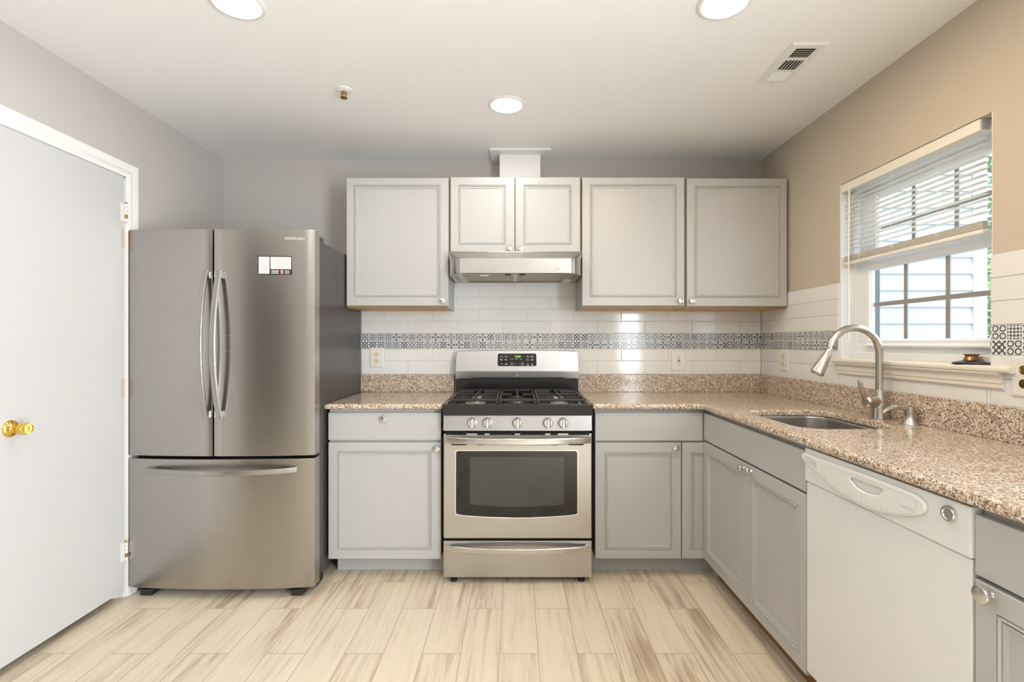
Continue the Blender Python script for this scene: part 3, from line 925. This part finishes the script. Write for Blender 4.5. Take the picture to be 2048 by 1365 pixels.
arc = [(CE-rr+rr*math.sin(a), -.655-rr+rr*math.cos(a)) for a in (0, PI/10, PI/5, PI*.3, PI*.4, PI/2)]
hole = rrect(1.074, 1.448, -1.392, -.886, .085, 10)
granite_slab(MB(), [corner+arc, hole[::-1]], .886, .9145).build('worktop', 'granite', t)
tag(MB().box(.4065, 1.5915, -.0095, -.030, .9148, 1.0265, .002).build('granite_backsplash', 'granite', origin=(1.0, -.02, .9148)), 'granite backsplash strip on the back wall right of the range', 'backsplash', 'granite backsplash strips')
tag(MB().box(1.5715, 1.5920, -.0305, -2.80, .9148, 1.0290, .002).build('granite_backsplash', 'granite', origin=(1.582, -1.4, .9148)), 'long granite backsplash strip under the window behind the faucet', 'backsplash', 'granite backsplash strips')

# ---- undermount sink
t = thing('kitchen_sink', 'stainless steel undermount sink bowl in the granite under the window', 'sink', (1.261, -1.139, .70))
mb = MB(); V = []; F = []
prof = [(-.018, .8855), (.006, .8855), (.008, .880), (.012, .73), (.022, .705), (.055, .695), (.12, .690)]
loops_ = []
for ins, zz in prof:
    lp = rrect(1.074+ins, 1.448-ins, -1.392+ins, -.886-ins, max(.085-ins*.6, .02), 8)
    loops_.append([(a, b, zz) for a, b in lp])
n = len(loops_[0])
for lp in loops_: V += lp
for k in range(len(loops_)-1):
    for j in range(n): F.append([k*n+j, k*n+(j+1) % n, (k+1)*n+(j+1) % n, (k+1)*n+j])
F.append([(len(loops_)-1)*n+j for j in range(n)])
mb.add(V, F).build('basin', 'sink_steel', t)
MB().lathe([(.0001, .004), (.020, .001), (.032, .003), (.042, .004), (.044, .0015), (.044, .0005)], (1.261, -1.139, .6895), (0, 0, 1), 0, 28).build('drain', 'chrome', t)

# ---- faucet
FXc, FYc, CT = 1.527, -1.1500, .9145
t = thing('kitchen_faucet', 'brushed nickel gooseneck pull-down faucet standing behind the sink', 'faucet', (FXc, FYc, CT))
MB().lathe([(.0001, 0), (.0335, 0), (.0340, .003), (.0325, .008), (.0315, .03), (.0285, .06), (.0230, .090), (.0190, .115), (.0178, .122), (.0001, .122)], (FXc, FYc, CT), (0, 0, 1), 0, 36).build('faucet_body', 'nickel', t)
R_ = .1035; zs = 1.1920
neck = [(FXc, FYc, CT+.11), (FXc, FYc, 1.08), (FXc, FYc, 1.14)]
for i in range(0, 23):
    a = PI*(i/22)*(171/180)
    neck.append((FXc-R_+R_*math.cos(a), FYc, zs+R_*math.sin(a)))
MB().tube(neck, .0148, 20).build('spout', 'nickel', t)
e = Vector(neck[-1]); dr = Vector((-.47, 0, -.88)).normalized()
MB().lathe([(.0001, -.012), (.0155, -.010), (.0155, -.006), (.0001, -.004)], e, dr, 0, 24).build('collar', 'black_plastic', t)
MB().lathe([(.0001, -.006), (.0118, -.004), (.0115, .010), (.0135, .018), (.0175, .035), (.0225, .075), (.0260, .108), (.0262, .116), (.0245, .120), (.0180, .1195), (.0170, .116), (.0001, .116)], e, dr, 0, 30).build('spray_head', 'nickel', t)
hub = Vector((FXc-.022, FYc-.004, CT+.071)); ha = Vector((-1, -.25, .05)).normalized()
MB().lathe([(.0001, -.01), (.0235, -.01), (.0235, .022), (.0225, .024), (.0225, .026), (.0235, .028), (.0225, .044), (.0165, .050), (.0001, .051)], hub, ha, 0, 28).build('handle_hub', 'nickel', t)
hp = hub+ha*.043
lev = spline([hp+Vector((.006, 0, -.006)), hp+Vector((-.010, 0, .020)), hp+Vector((-.018, 0, .048)), hp+Vector((-.027, 0, .078)), hp+Vector((-.026, 0, .083))], 6)
MB().sweep(lev, [(.008, -.006), (.0095, 0), (.008, .006), (-.008, .006), (-.0095, 0), (-.008, -.006)], up=(1, 0, 0)).build('lever', 'nickel', t)

# ---- soap dispenser
SXc, SYc = 1.5380, -1.2980
t = thing('soap_dispenser', 'short brushed nickel soap pump on the granite beside the faucet', 'soap dispenser', (SXc, SYc, CT))
MB().lathe([(.0001, 0), (.0290, 0), (.0292, .002), (.0260, .008), (.0205, .020), (.0185, .034), (.0180, .040), (.0001, .040)], (SXc, SYc, CT), (0, 0, 1), 0, 30).build('base', 'nickel', t)
MB().lathe([(.0001, .038), (.0190, .038), (.0195, .041), (.0195, .064), (.0185, .068), (.0001, .069)], (SXc, SYc, CT), (0, 0, 1), 0, 30).build('pump_head', 'nickel', t)
z_ = CT+.058
pts = spline([(SXc-.005, SYc, z_), (SXc-.030, SYc, z_+.008), (SXc-.058, SYc, z_+.009), (SXc-.085, SYc, z_+.001), (SXc-.106, SYc, z_-.012)], 6)
rad = [.0125-.0055*i/(len(pts)-1) for i in range(len(pts))]
MB().tube(pts, rad, 14).build('nozzle', 'nickel', t)

# ---- stopper on the window sill
t = thing('sink_stopper', 'round black sink stopper with a bronze knob on the window sill', 'sink stopper', (1.622, -1.470, 1.1565))
MB().lathe([(.0001, 0), (.050, 0), (.054, .002), (.055, .005), (.052, .008), (.035, .012), (.024, .015), (.0001, .015)], (1.622, -1.470, 1.1565), (0, 0, 1), 0, 40).build('disc', 'black_enamel', t)
MB().lathe([(.0001, .013), (.026, .014), (.0225, .018), (.0180, .028), (.0190, .032), (.0225, .0345), (.0225, .0365), (.0001, .037)], (1.622, -1.470, 1.1565), (0, 0, 1), 0, 32).build('knob', 'bronze', t)

# ================================================================== REFRIGERATOR
FE = -.825                      # door edge plane
XL, XR = -1.8735, -.9710
XM, HWD = (XL+XR)/2, (XR-XL)/2
def bulge(x): return .026*(1-((x-XM)/HWD)**2)
t = thing('refrigerator', 'tall stainless steel french door refrigerator with bottom freezer drawer', 'refrigerator', (XM, -.42, 0))
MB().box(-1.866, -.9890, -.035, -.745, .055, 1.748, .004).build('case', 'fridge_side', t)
MB().box(-1.860, -.988, -.725, -.770, .065, 1.742).build('door_gasket', 'dark_gap', t, smooth=False)
def fdoor(x0, x1, z0, z1, name):
    n = 20; pts = []
    for i in range(n+1):
        x = x0+(x1-x0)*i/n
        y = FE-bulge(x)
        if i == 0 or i == n: y += .004
        pts.append((x, y))
    pts += [(x1, -.763), (x0, -.763)]
    return MB().prism(pts, lambda u, v, w: (u, v, w), z0, z1, .0035, 0, 3).build(name, 'fridge_steel', t, angle=40)
dl = fdoor(XL, -1.4510, .6870, 1.7800, 'door')
drr = fdoor(-1.4430, XR, .6870, 1.7800, 'door')
dd = fdoor(XL, XR, .0480, .6730, 'freezer_drawer')
def rsec(w, h, r=.004): return rrect(-w/2, w/2, -h/2, h/2, r, 3)
def fhandle(x, par):
    yb = FE-bulge(x)
    pts = []
    for i in range(25):
        s = i/24; zz = .872+(1.576-.872)*s
        pts.append((x, yb-.012-.055*math.sin(PI*s)**.8, zz))
    h = MB().sweep(pts, rsec(.026, .014), up=(0, -1, 0))
    h.box(x-.012, x+.012, yb+.002, yb-.016, 1.541, 1.574, .002).box(x-.012, x+.012, yb+.002, yb-.016, .874, .907, .002)
    h.build('handle', 'fridge_handle_steel', par)
fhandle(-1.472, dl); fhandle(-1.4090, drr)
pts = []
for i in range(25):
    s = i/24; x = -1.770+(1.770-1.055)*s
    pts.append((x, FE-bulge(x)-.014-.050*math.sin(PI*s)**.8, .6220))
h = MB().sweep(pts, rsec(.014, .026), up=(0, 0, 1))
for x in (-1.756, -1.069): h.box(x-.016, x+.016, FE-bulge(x)+.002, FE-bulge(x)-.016, .6105, .6335, .002)
h.build('handle', 'fridge_handle_steel', dd)
for x0, x1 in ((-1.865, -1.78), (-1.065, -.990)):
    MB().prism(rrect(x0, x1, -.800, -.645, .012, 4), mapT(0), 1.748, 1.772, .003).build('hinge_cover', 'fridge_side', t)
MB().box(-1.855, -.993, -.66, -.745, .014, .050).build('base_grille', 'dark_gap', t, smooth=False)
for x in (-1.795, -1.062):
    MB().prism(rrect(-.045, .030, 0, .032, .008, 4), lambda u, v, w, x=x: (x+w, -.785-u, v), -.028, .028, .003).build('foot', 'black_plastic', t)
# sticker on the right door
ys = lambda u: FE-bulge(u)
fst = lambda u, v, w: (u, ys(u)-w, v)
stk = MB()
sx0, sx1, sz0, sz1 = -1.2340, -1.0745, 1.5600, 1.6500
def patch(mb, u0, u1, v0, v1, w, mi):
    V = []; F = []
    for i in range(7):
        u = u0+(u1-u0)*i/6
        V += [fst(u, v0, w), fst(u, v1, w), fst(u, v0, 0), fst(u, v1, 0)]
    for i in range(6):
        a = i*4; F += [[a, a+4, a+5, a+1], [a+1, a+5, a+7, a+3], [a, a+2, a+6, a+4]]
    F += [[0, 1, 3, 2], [24, 26, 27, 25]]
    mb.add(V, F, mi)
patch(stk, sx0, sx1, sz0, sz1, .0006, 0)
patch(stk, sx0+.004, sx0+.0545, sz0+.004, sz1-.004, .0009, 1)
patch(stk, sx0+.059, sx1-.004, sz0+.027, sz1-.004, .0009, 1)
rnd = random.Random(4)
for i in range(11):
    z = sz1-.012-i*.0068
    patch(stk, sx0+.010, sx0+.010+rnd.uniform(.018, .038), z, z+.0012, .0011, 2)
for i in range(7):
    z = sz1-.013-i*.0068
    patch(stk, sx0+.066+rnd.uniform(0, .01), sx1-.010-rnd.uniform(0, .02), z, z+.0012, .0011, 2)
for i in range(3):
    patch(stk, sx0+.063, sx0+.098, sz0+.006+i*.006, sz0+.009+i*.006, .0009, 1)
patch(stk, sx0+.106, sx0+.119, sz0+.005, sz0+.023, .0009, 3)
for i in range(3):
    patch(stk, sx0+.126, sx0+.148, sz0+.006+i*.006, sz0+.0085+i*.006, .0009, 1)
stk.build('information_sticker', ['black_plastic', 'print_white', 'print_grey', 'print_pink'], drr, smooth=False)['label'] = 'white and black information sticker'
MB().text('SAMSUNG', .0165, fst, -1.062, 1.7350, 0.0004, 0, sx=1.25).build('brand_lettering', 'print_white', drr, smooth=False)

# ================================================================== GAS RANGE
SF = -.688
RX0, RX1 = -.3665, .3935
RC = (RX0+RX1)/2
t = thing('gas_range', 'freestanding stainless steel gas range with black cooktop and five knobs', 'range', (RC, -.36, 0))
MB().box(RX0+.004, RX1-.004, -.045, -.642, .035, .862).build('range_body', 'black_enamel', t, smooth=False)
for x in (RX0+.05, RX1-.05):
    MB().lathe([(.0001, 0), (.018, 0), (.018, .012), (.009, .014), (.009, .036), (.0001, .036)], (x, -.655, 0), (0, 0, 1), 0, 16).build('foot', 'rubber', t)
# storage drawer
dr_ = MB().box(RX0, RX1, -.643, SF, .0300, .2185, .005).build('storage_drawer', 'range_steel', t)
def bow(x0, x1, z, yb, out, sec, par, n=32, pw=.75):
    P = []
    for i in range(n+1):
        s = i/n; P.append((x0+(x1-x0)*s, yb-.010-out*math.sin(PI*s)**pw, z))
    m = MB().sweep(P, sec, up=(0, 0, 1))
    for x in (x0+.012, x1-.012): m.box(x-.012, x+.012, yb+.002, yb-.014, z-.012, z+.012, .002)
    return m.build('handle', 'handle_steel', par)
bow(RX0+.010, RX1-.010, .1845, SF, .045, rsec(.014, .030, .005), dr_)
# oven door with glass and vent slots
od = MB().box(RX0+.0005, RX1-.0005, -.643, SF-.002, .2300, .7690, .006)
for z, w in ((.7635, .0075), (.7110, .0065)):
    for a, b in ((-.356, -.248), (-.194, -.156), (-.129, -.001), (.026, .154), (.181, .219), (.273, .381)):
        if z < .75 and a < -.3: a = -.325
        if z < .75 and b > .3: b = .350
        od.box(a, b, SF+.001, SF-.0026, z-w/2, z+w/2, 0, 1)
od = od.build('oven_door', ['range_steel', 'dark_gap'], t)
def winloop(u0, u1, v1, v0s, v0m, r):
    pts = []
    for cx, cy, a0 in ((u1-r, v1-r, 0), (u0+r, v1-r, PI/2)):
        for i in range(6): a = a0+PI/2*i/5; pts.append((cx+r*math.cos(a), cy+r*math.sin(a)))
    pts += [(u0, v0s+r), (u0+r*.3, v0s+r*.3)]
    for i in range(1, 16):
        s = i/16; pts.append((u0+r+(u1-u0-2*r)*s, v0s-(v0s-v0m)*math.sin(PI*s)))
    pts += [(u1-r*.3, v0s+r*.3), (u1, v0s+r)]
    return pts
fO = mapB(SF-.002)
MB().prism([winloop(-.3065, .3235, .6840, .3475, .3330, .014), winloop(-.3015, .3185, .6790, .3525, .3385, .012)[::-1]], fO, -.001, .0022, .0008).build('window_bezel', 'chrome', od)
mat('oven_inner', (0.045, 0.048, 0.045), 0.05)
ow = MB().prism(winloop(-.3015, .3185, .6790, .3525, .3385, .012), fO, -.001, .0010, .0002)
ow.prism(winloop(-.231, .250, .6480, .4050, .3930, .006), fO, .0008, .0014, .0002, 1)
ow.build('oven_window', ['black_glass', 'oven_inner'], od)
bow(RX0+.012, RX1-.010, .7370, SF-.002, .052, rsec(.014, .034, .006), od)
# knob panel
cpn = MB().prism([(-.640, .783), (-.694, .783), (-.686, .8605), (-.640, .8605)], lambda u, v, w: (w, u, v), RX0, RX1, .002)
cp_ = cpn.build('control_panel', 'range_steel', t)
for kx in (-.2195, -.1409, .0127, .1688, .2462):
    kb = MB().lathe([(.0001, 0), (.0268, 0), (.0268, .003), (.0255, .006), (.0235, .009), (.0225, .024), (.0205, .0265), (.0001, .0275)], (kx, -.6895, .8225), (0, -1, .1), 0, 36)
    kb.box(kx-.0075, kx+.0075, -.712, -.727, .8010, .8490, .003)
    kb.box(kx+.0078, kx+.0094, -.712, -.7265, .8040, .8460, 0, 1)
    kb.box(kx-.0030, kx+.0005, -.7265, -.7276, .8420, .8460, 0, 1)
    kb.build('burner_knob', ['knob_nickel', 'black_plastic'], t)
# cooktop pan
ct = MB().rings(mapT(0), RX0-.002, RX1+.002, -.702, -.075, [(0, .8615), (0, .912), (.002, .917), (.006, .919), (.018, .919), (.030, .906), (.034, .905)])
ct.build('cooktop', 'black_enamel', t)
BURN = [(-.215, -.535, .044), (-.215, -.255, .036), (.0135, -.395, .040), (.238, -.535, .036), (.238, -.255, .044)]
for bx, by, br in BURN:
    b = MB().lathe([(.0001, 0), (br+.012, 0), (br+.010, .004), (br+.002, .006), (br+.001, .014), (.0001, .014)], (bx, by, .9045), (0, 0, 1), 0, 28)
    b.lathe([(.0001, .014), (br-.003, .014), (br, .016), (br-.001, .020), (br*.8, .0225), (.0001, .023)], (bx, by, .9045), (0, 0, 1), 1, 28)
    b.build('burner', ['burner_aluminium', 'cast_iron'], t)
GZ0, GZ1 = .929, .943
def grate(x0, x1, ys):
    g = MB(); y0, y1 = -.655, -.130; b = .0052
    def barx(a, c, y): g.box(a, c, y-b, y+b, GZ0, GZ1, .003)
    def bary(x, a, c): g.box(x-b, x+b, a, c, GZ0, GZ1, .003)
    barx(x0, x1, y0); barx(x0, x1, y1); bary(x0+b, y0, y1); bary(x1-b, y0, y1)
    ym = (y0+y1)/2; xm = (x0+x1)/2
    if len(ys) == 2: barx(x0, x1, ym)
    segs = []
    last = y0
    for yy in ys:
        segs.append((last, yy-.028)); last = yy+.028
        barx(x0, xm-.030, yy); barx(xm+.030, x1, yy)
    segs.append((last, y1))
    for a, c in segs:
        if c-a > .02: g.box(xm-b, xm+b, a, c, GZ0, GZ1+.004, .003)
    for x in (x0+b, x1-b):
        for y in (y0, y1): g.box(x-.007, x+.007, y-.007, y+.007, .905, GZ1, .002)
    g.build('grate', 'cast_iron', t)
grate(-.337, -.088, [-.535, -.255]); grate(-.082, .108, [-.395]); grate(.114, .364, [-.535, -.255])
# backguard: black vent section and leaning stainless head with clock display
bgd = MB().box(-.3745, .4025, -.032, -.072, .9150, .9960, .003).box(-.360, .388, -.034, -.060, .996, 1.010)
bgd.box(-.112, .130, -.060, -.068, .9975, 1.006, .001)
bgd.build('vent_riser', 'black_enamel', t)
def yh(v): return -.098+.016*(v-1.05)/.13
fH = lambda u, v, w: (u, (yh(v) if v >= 1.05 else -.098+.006*(1.05-v)/.045)-w, v)
top = 1.1765
def topz(u): return top+.0085*(1-((u-.0135)/.39)**2)
out = [(-.372, 1.006), (-.280, 1.006), (-.270, 1.0125), (.300, 1.0125), (.310, 1.006), (.400, 1.006), (.4035, 1.03), (.4035, 1.05), (.401, 1.12), (.398, 1.165), (.392, 1.174)]
out += [(.38-.733*i/16, topz(.38-.733*i/16)) for i in range(0, 17)]
out += [(-.365, 1.174), (-.371, 1.165), (-.374, 1.12), (-.3765, 1.05), (-.3765, 1.03)]
# a grid-free plate is not enough for the bend, so build it from two bands
hb = MB()
upper_o = [p for p in out if p[1] >= 1.0499]
lower_o = [p for p in out if p[1] <= 1.0501]
hb.prism(upper_o, fH, -.045, 0, .003)
hb.prism([(-.3765, 1.05), (-.3765, 1.03), (-.372, 1.006), (-.280, 1.006), (-.270, 1.0125), (.300, 1.0125), (.310, 1.006), (.400, 1.006), (.4035, 1.03), (.4035, 1.05)], fH, -.040, 0, .0015)
head = hb.build('backguard', 'range_steel', t)
dp = MB().prism(rrect(-.1135, .1385, 1.0815, 1.1680, .012, 5), fH, -.001, .0012, .0004, 1)
dp.prism(rrect(-.1100, .1350, 1.0845, 1.1645, .010, 5), fH, 0, .0018, .0003, 0)
rnd = random.Random(9)
def mark(u0, u1, v0, v1): dp.prism(rect(u0, u1, v0, v1), fH, .0018, .0021, 0, 2)
for u, v in ((-.086, 1.1465), (-.056, 1.1465), (.080, 1.1480), (.108, 1.1480), (.080, 1.1430), (.108, 1.1430),
             (-.088, 1.1270), (-.058, 1.1270), (-.086, 1.1225), (-.057, 1.1225), (.080, 1.1265), (.108, 1.1265), (.080, 1.1215), (.109, 1.1215),
             (-.018, 1.1275), (.010, 1.1275), (.038, 1.1275), (-.084, 1.0985), (-.055, 1.1000), (-.055, 1.0960), (.081, 1.0895), (.109, 1.0895)):
    w_ = rnd.uniform(.0060, .0085); mark(u-w_, u+w_, v-.0012, v+.0012)
mark(-.092, -.040, 1.1395, 1.1402); mark(.070, .120, 1.1395, 1.1402)
for u in (-.020, .048):
    c_ = [(u+.0095*math.cos(a*PI/12), 1.0990+.0095*math.sin(a*PI/12)) for a in range(24)]
    c2 = [(u+.0083*math.cos(a*PI/12), 1.0990+.0083*math.sin(a*PI/12)) for a in range(24)]
    dp.prism([c_, c2[::-1]], fH, .0018, .0021, 0, 2); mark(u-.005, u+.005, 1.0960, 1.0985)
for u, s in ((.002, -1), (.029, 1)):
    dp.prism([(u-.006, 1.0990-.003*s), (u, 1.0990+.003*s), (u+.006, 1.0990-.003*s), (u, 1.0990+.0005*s)], fH, .0018, .0021, 0, 2)
for u in (.081, .109):
    c_ = [(u+.0050*math.cos(a*PI/12), 1.0985+.0050*math.sin(a*PI/12)) for a in range(24)]
    c2 = [(u+.0036*math.cos(a*PI/12), 1.0985+.0036*math.sin(a*PI/12)) for a in range(24)]
    dp.prism([c_, c2[::-1]], fH, .0018, .0021, 0, 2)
dp.build('control_display', ['black_glass', 'chrome', 'print_white'], head, smooth=False)
MB().text('2:34', .0205, lambda u, v, w: fH(u+(v-1.1440)*.15, v, w), .018, 1.1440, .0021, 0).build('clock_digits', 'led_green', head, smooth=False)
bd = MB().prism(rrect(-.0005, .0275, 1.0175, 1.0420, .002, 2), fH, -.0005, .0010, .0003, 0)
for v in (1.0360, 1.0295, 1.0230): bd.prism(rect(.0030, .0240, v-.0008, v+.0008), fH, .0009, .0013, 0, 1)
bd.prism([(.008, 1.0185), (.011, 1.0185), (.019, 1.041), (.016, 1.041)], fH, .0009, .0014, 0, 1)
bd.build('badge', ['badge_purple', 'print_white'], head, smooth=False)

# ================================================================== RANGE HOOD
t = thing('range_hood', 'stainless steel under-cabinet range hood with rounded front corners', 'range hood', (0.0, -.22, 1.618))
def hood_ring(front, half_f, half_b, yc, z, n=8):
    """plan outline: straight back and sides, curved front corners"""
    P = [(half_b, -.0120), (half_b, yc)]
    for i in range(1, n):
        s = i/n; a = s*PI/2
        P.append((half_b+(half_f-half_b)*(1-math.cos(a)), yc+(front-yc)*math.sin(a)))
    P.append((half_f, front))
    Q = [(-x, y) for x, y in P[::-1]]
    return [(x+.001, y, z) for x, y in P+Q]
R1 = [hood_ring(-.450, .298, .3800, -.335, 1.6180), hood_ring(-.454, .302, .3800, -.335, 1.622), hood_ring(-.454, .302, .3800, -.335, 1.7040),
      hood_ring(-.450, .302, .3800, -.335, 1.7075)]
R1 += [hood_ring(-.404, .3795, .3805, -.400, 1.7440), hood_ring(-.400, .3800, .3805, -.396, 1.7515)]
V = []; F = []; n = len(R1[0])
for r in R1: V += r
for k in range(len(R1)-1):
    for j in range(n): F.append([k*n+j, k*n+(j+1) % n, (k+1)*n+(j+1) % n, (k+1)*n+j])
F.append([(len(R1)-1)*n+j for j in range(n)])
# underside rim and recess
rim = [(x*.93, -.035+(y+.012)*.90, 1.6180) for x, y, z in R1[0]]
rec = [(x, y, 1.632) for x, y, z in rim]
b0 = len(V); V += rim+rec
for j in range(n):
    F.append([j, (j+1) % n, b0+(j+1) % n, b0+j]); F.append([b0+j, b0+(j+1) % n, b0+n+(j+1) % n, b0+n+j])
F.append([b0+n+j for j in range(n)])
MB().add(V, F).build('hood_shell', 'hood_steel', t, angle=30)
for x0, x1 in ((-.300, -.012), (.014, .302)):
    f_ = MB().rings(lambda u, v, w: (u, v, 1.622-w), x0, x1, -.400, -.070, [(0, -.006), (0, .002), (.012, .002), (.014, -.001)])
    f_.build('grease_filter', 'filter_mesh', t)
MB().box(-.011, .013, -.400, -.070, 1.619, 1.624, .001).build('filter_rail', 'hood_steel', t)
for x in (-.040, .040):
    MB().box(x-.016, x+.016, -.415, -.428, 1.6120, 1.6182, .002).build('switch', 'black_plastic', t)
MB().box(-.200, -.150, -.408, -.424, 1.6120, 1.6182, .002).build('latch', 'chrome', t)
MB().prism(rrect(.222, .252, 1.6435, 1.6475, .001, 2), mapB(-.454), 0, .0005, 0).build('brand_lettering', 'print_grey', t, smooth=False)

# ================================================================== DISHWASHER
DX = RF-.002
t = thing('dishwasher', 'white built-in dishwasher under the granite countertop', 'dishwasher', (1.28, -1.87, 0))
fW = mapR(DX)
DU0, DU1 = 1.5545, 2.1705
fWc = lambda u, v, w: fW(3.246-(3.246-u)*1.01235, 1.235-(1.235-v)*1.01235, w)
MB().box(RF+.03, 1.575, -DU0-.004, -DU1+.004, .005, .870).build('tub', 'duct_dark', t, smooth=False)
MB().box(1.062, 1.080, -1.5530, -2.1735, .0005, .108).build('toe_panel', 'toe_wood', t, smooth=False)
MB().mbox(fW, DU0+.002, DU1-.002, .125, .7665, -.045, 0, .005).build('door_panel', 'appliance_white', t)
cb = MB()
cb.mbox(fW, DU0, DU1, .7675, .8800, -.045, .004, .004)
cpan = cb.build('control_panel', 'appliance_white', t)
# bulging console with recessed pull
blg = smooth_loop([(1.578, .866), (1.660, .868), (1.80, .8705), (1.95, .871), (2.045, .868), (2.075, .852), (2.060, .826), (1.990, .799), (1.900, .7825), (1.810, .7815), (1.725, .7965), (1.650, .821), (1.578, .842)], 5)
pocket = smooth_loop([(1.813, .8465), (1.870, .8490), (1.936, .8500), (1.930, .838), (1.915, .828), (1.885, .8230), (1.855, .8235), (1.828, .831)], 4)
MB().prism([blg, pocket[::-1]], fWc, .003, .013, .005, 0, 4).build('console', 'appliance_white', cpan)
con = MB()
o1 = smooth_loop([(1.690, .849), (1.755, .8555), (1.85, .8585), (1.95, .8600), (2.036, .8590), (2.051, .8430), (2.036, .8200), (1.980, .8010), (1.895, .7890), (1.808, .7890), (1.735, .8015), (1.684, .8220)], 4)
o2 = [(1.87+(a-1.87)*.994, .829+(b-.829)*.975) for a, b in o1]
con.prism([o1, o2[::-1]], fWc, .0125, .0133, 0, 0)
for u, v in ((1.746, .816), (1.769, .812), (1.793, .809), (1.817, .807), (1.862, .806), (1.878, .806), (1.909, .809), (1.934, .812), (1.959, .815), (1.995, .846)):
    con.lathe([(.0001, 0), (.0012, 0), (.0012, .0006), (.0001, .0006)], fWc(u, v, .0128), (-1, 0, 0), 0, 10)
    con.mbox(fWc, u-.0045, u+.0035, v-.0105, v-.0095, .0125, .0131)
    con.mbox(fWc, u-.0035, u+.0045, v-.0130, v-.0122, .0125, .0131)
con.text('QuietPower 3', .0078, fWc, 2.021, .8295, .0130, 0)
con.build('console_print', 'appliance_grey_print', cpan, smooth=False)
vs = MB()
for (a, b), (c, d_) in (((1.592, .859), (1.655, .848)), ((1.592, .852), (1.655, .841)), ((1.592, .845), (1.655, .834))):
    P = spline([fWc(a, b, .0125), fWc((a+c)/2, (b+d_)/2+.002, .0125), fWc(c, d_, .0125)], 6)
    vs.sweep(P, [(.0009, -.0008), (.0009, .0012), (-.0009, .0012), (-.0009, -.0008)], up=(-1, 0, 0))
vs.build('vent_slot', 'print_grey', cpan, smooth=False)
MB().lathe([(.0001, 0), (.0185, 0), (.0185, .006), (.0165, .0095), (.0130, .0095), (.0118, .007), (.0001, .007)], fWc(2.135, .854, .004), (-1, 0, 0), 0, 32).build('latch_button', 'knob_nickel', cpan)

# ================================================================== WINDOW BLIND
BX = RW+.026
t = thing('window_blind', 'white mini blind raised halfway over the kitchen window', 'blind', (BX, (WY0+WY1)/2, 1.60))
ya, yb = .7885, 1.5180
MB().box(BX-.0215, BX+.0185, -ya, -yb+.0, 1.968, 2.0085, .002).build('headrail', 'blind_white', t)
MB().box(BX-.015, BX+.012, -yb+.002, -yb-.0015, 1.972, 2.0045, .001).build('headrail_end', 'print_grey', t)
sl = MB()
z = 1.945
while z > 1.672:
    V = []; F = []
    for yy in (-ya-.002, -yb):
        for i in range(5):
            s = (i-2)/2
            V.append((BX+s*.0125, yy, z+.0016*(1-s*s)-.0006*s))
        for i in range(5):
            s = (i-2)/2
            V.append((BX+s*.0125, yy, z-.0004+.0016*(1-s*s)-.0006*s))
    for i in range(4): F += [[i, i+1, 11+i, 10+i], [5+i, 15+i, 16+i, 6+i]]
    F += [[0, 10, 15, 5], [4, 9, 19, 14]]
    sl.add(V, F)
    z -= .0216
sl.build('slats', 'blind_white', t)
st = MB()
for i in range(9):
    st.box(BX-.0125+.001*(i%2), BX+.0125, -ya-.002, -yb, 1.6295+i*.0031, 1.6309+i*.0031)
st.build('stacked_slats', 'blind_white', t, smooth=False)
MB().box(BX-.0135, BX+.0135, -ya-.001, -yb-.002, 1.6120, 1.6280, .004).build('bottom_rail', 'blind_white', t)
for y in (-.90, -1.10, -1.335):
    c = MB()
    for dx in (-.0132, .0132): c.tube([(BX+dx, y, 1.97), (BX+dx, y, 1.80), (BX+dx, y, 1.615)], .0006, 6)
    # slack ladder tape bunched at the bottom
    for k in range(8):
        zz = 1.630+k*.0035
        c.tube(spline([(BX-.013, y-.010, zz), (BX-.020, y, zz-.004), (BX-.013, y+.010, zz+.002)], 4), .0007, 6)
    c.build('ladder_cord', 'blind_white', t)
MB().tube(spline([(BX-.026, -.8500, 1.975), (BX-.030, -.8520, 1.70), (BX-.031, -.8540, 1.245)], 8), .0042, 8).build('tilt_wand', 'blind_white', t)
MB().box(BX-.024, BX-.016, -.866, -.880, 1.862, 1.872).build('wand_clip', 'print_grey', t)
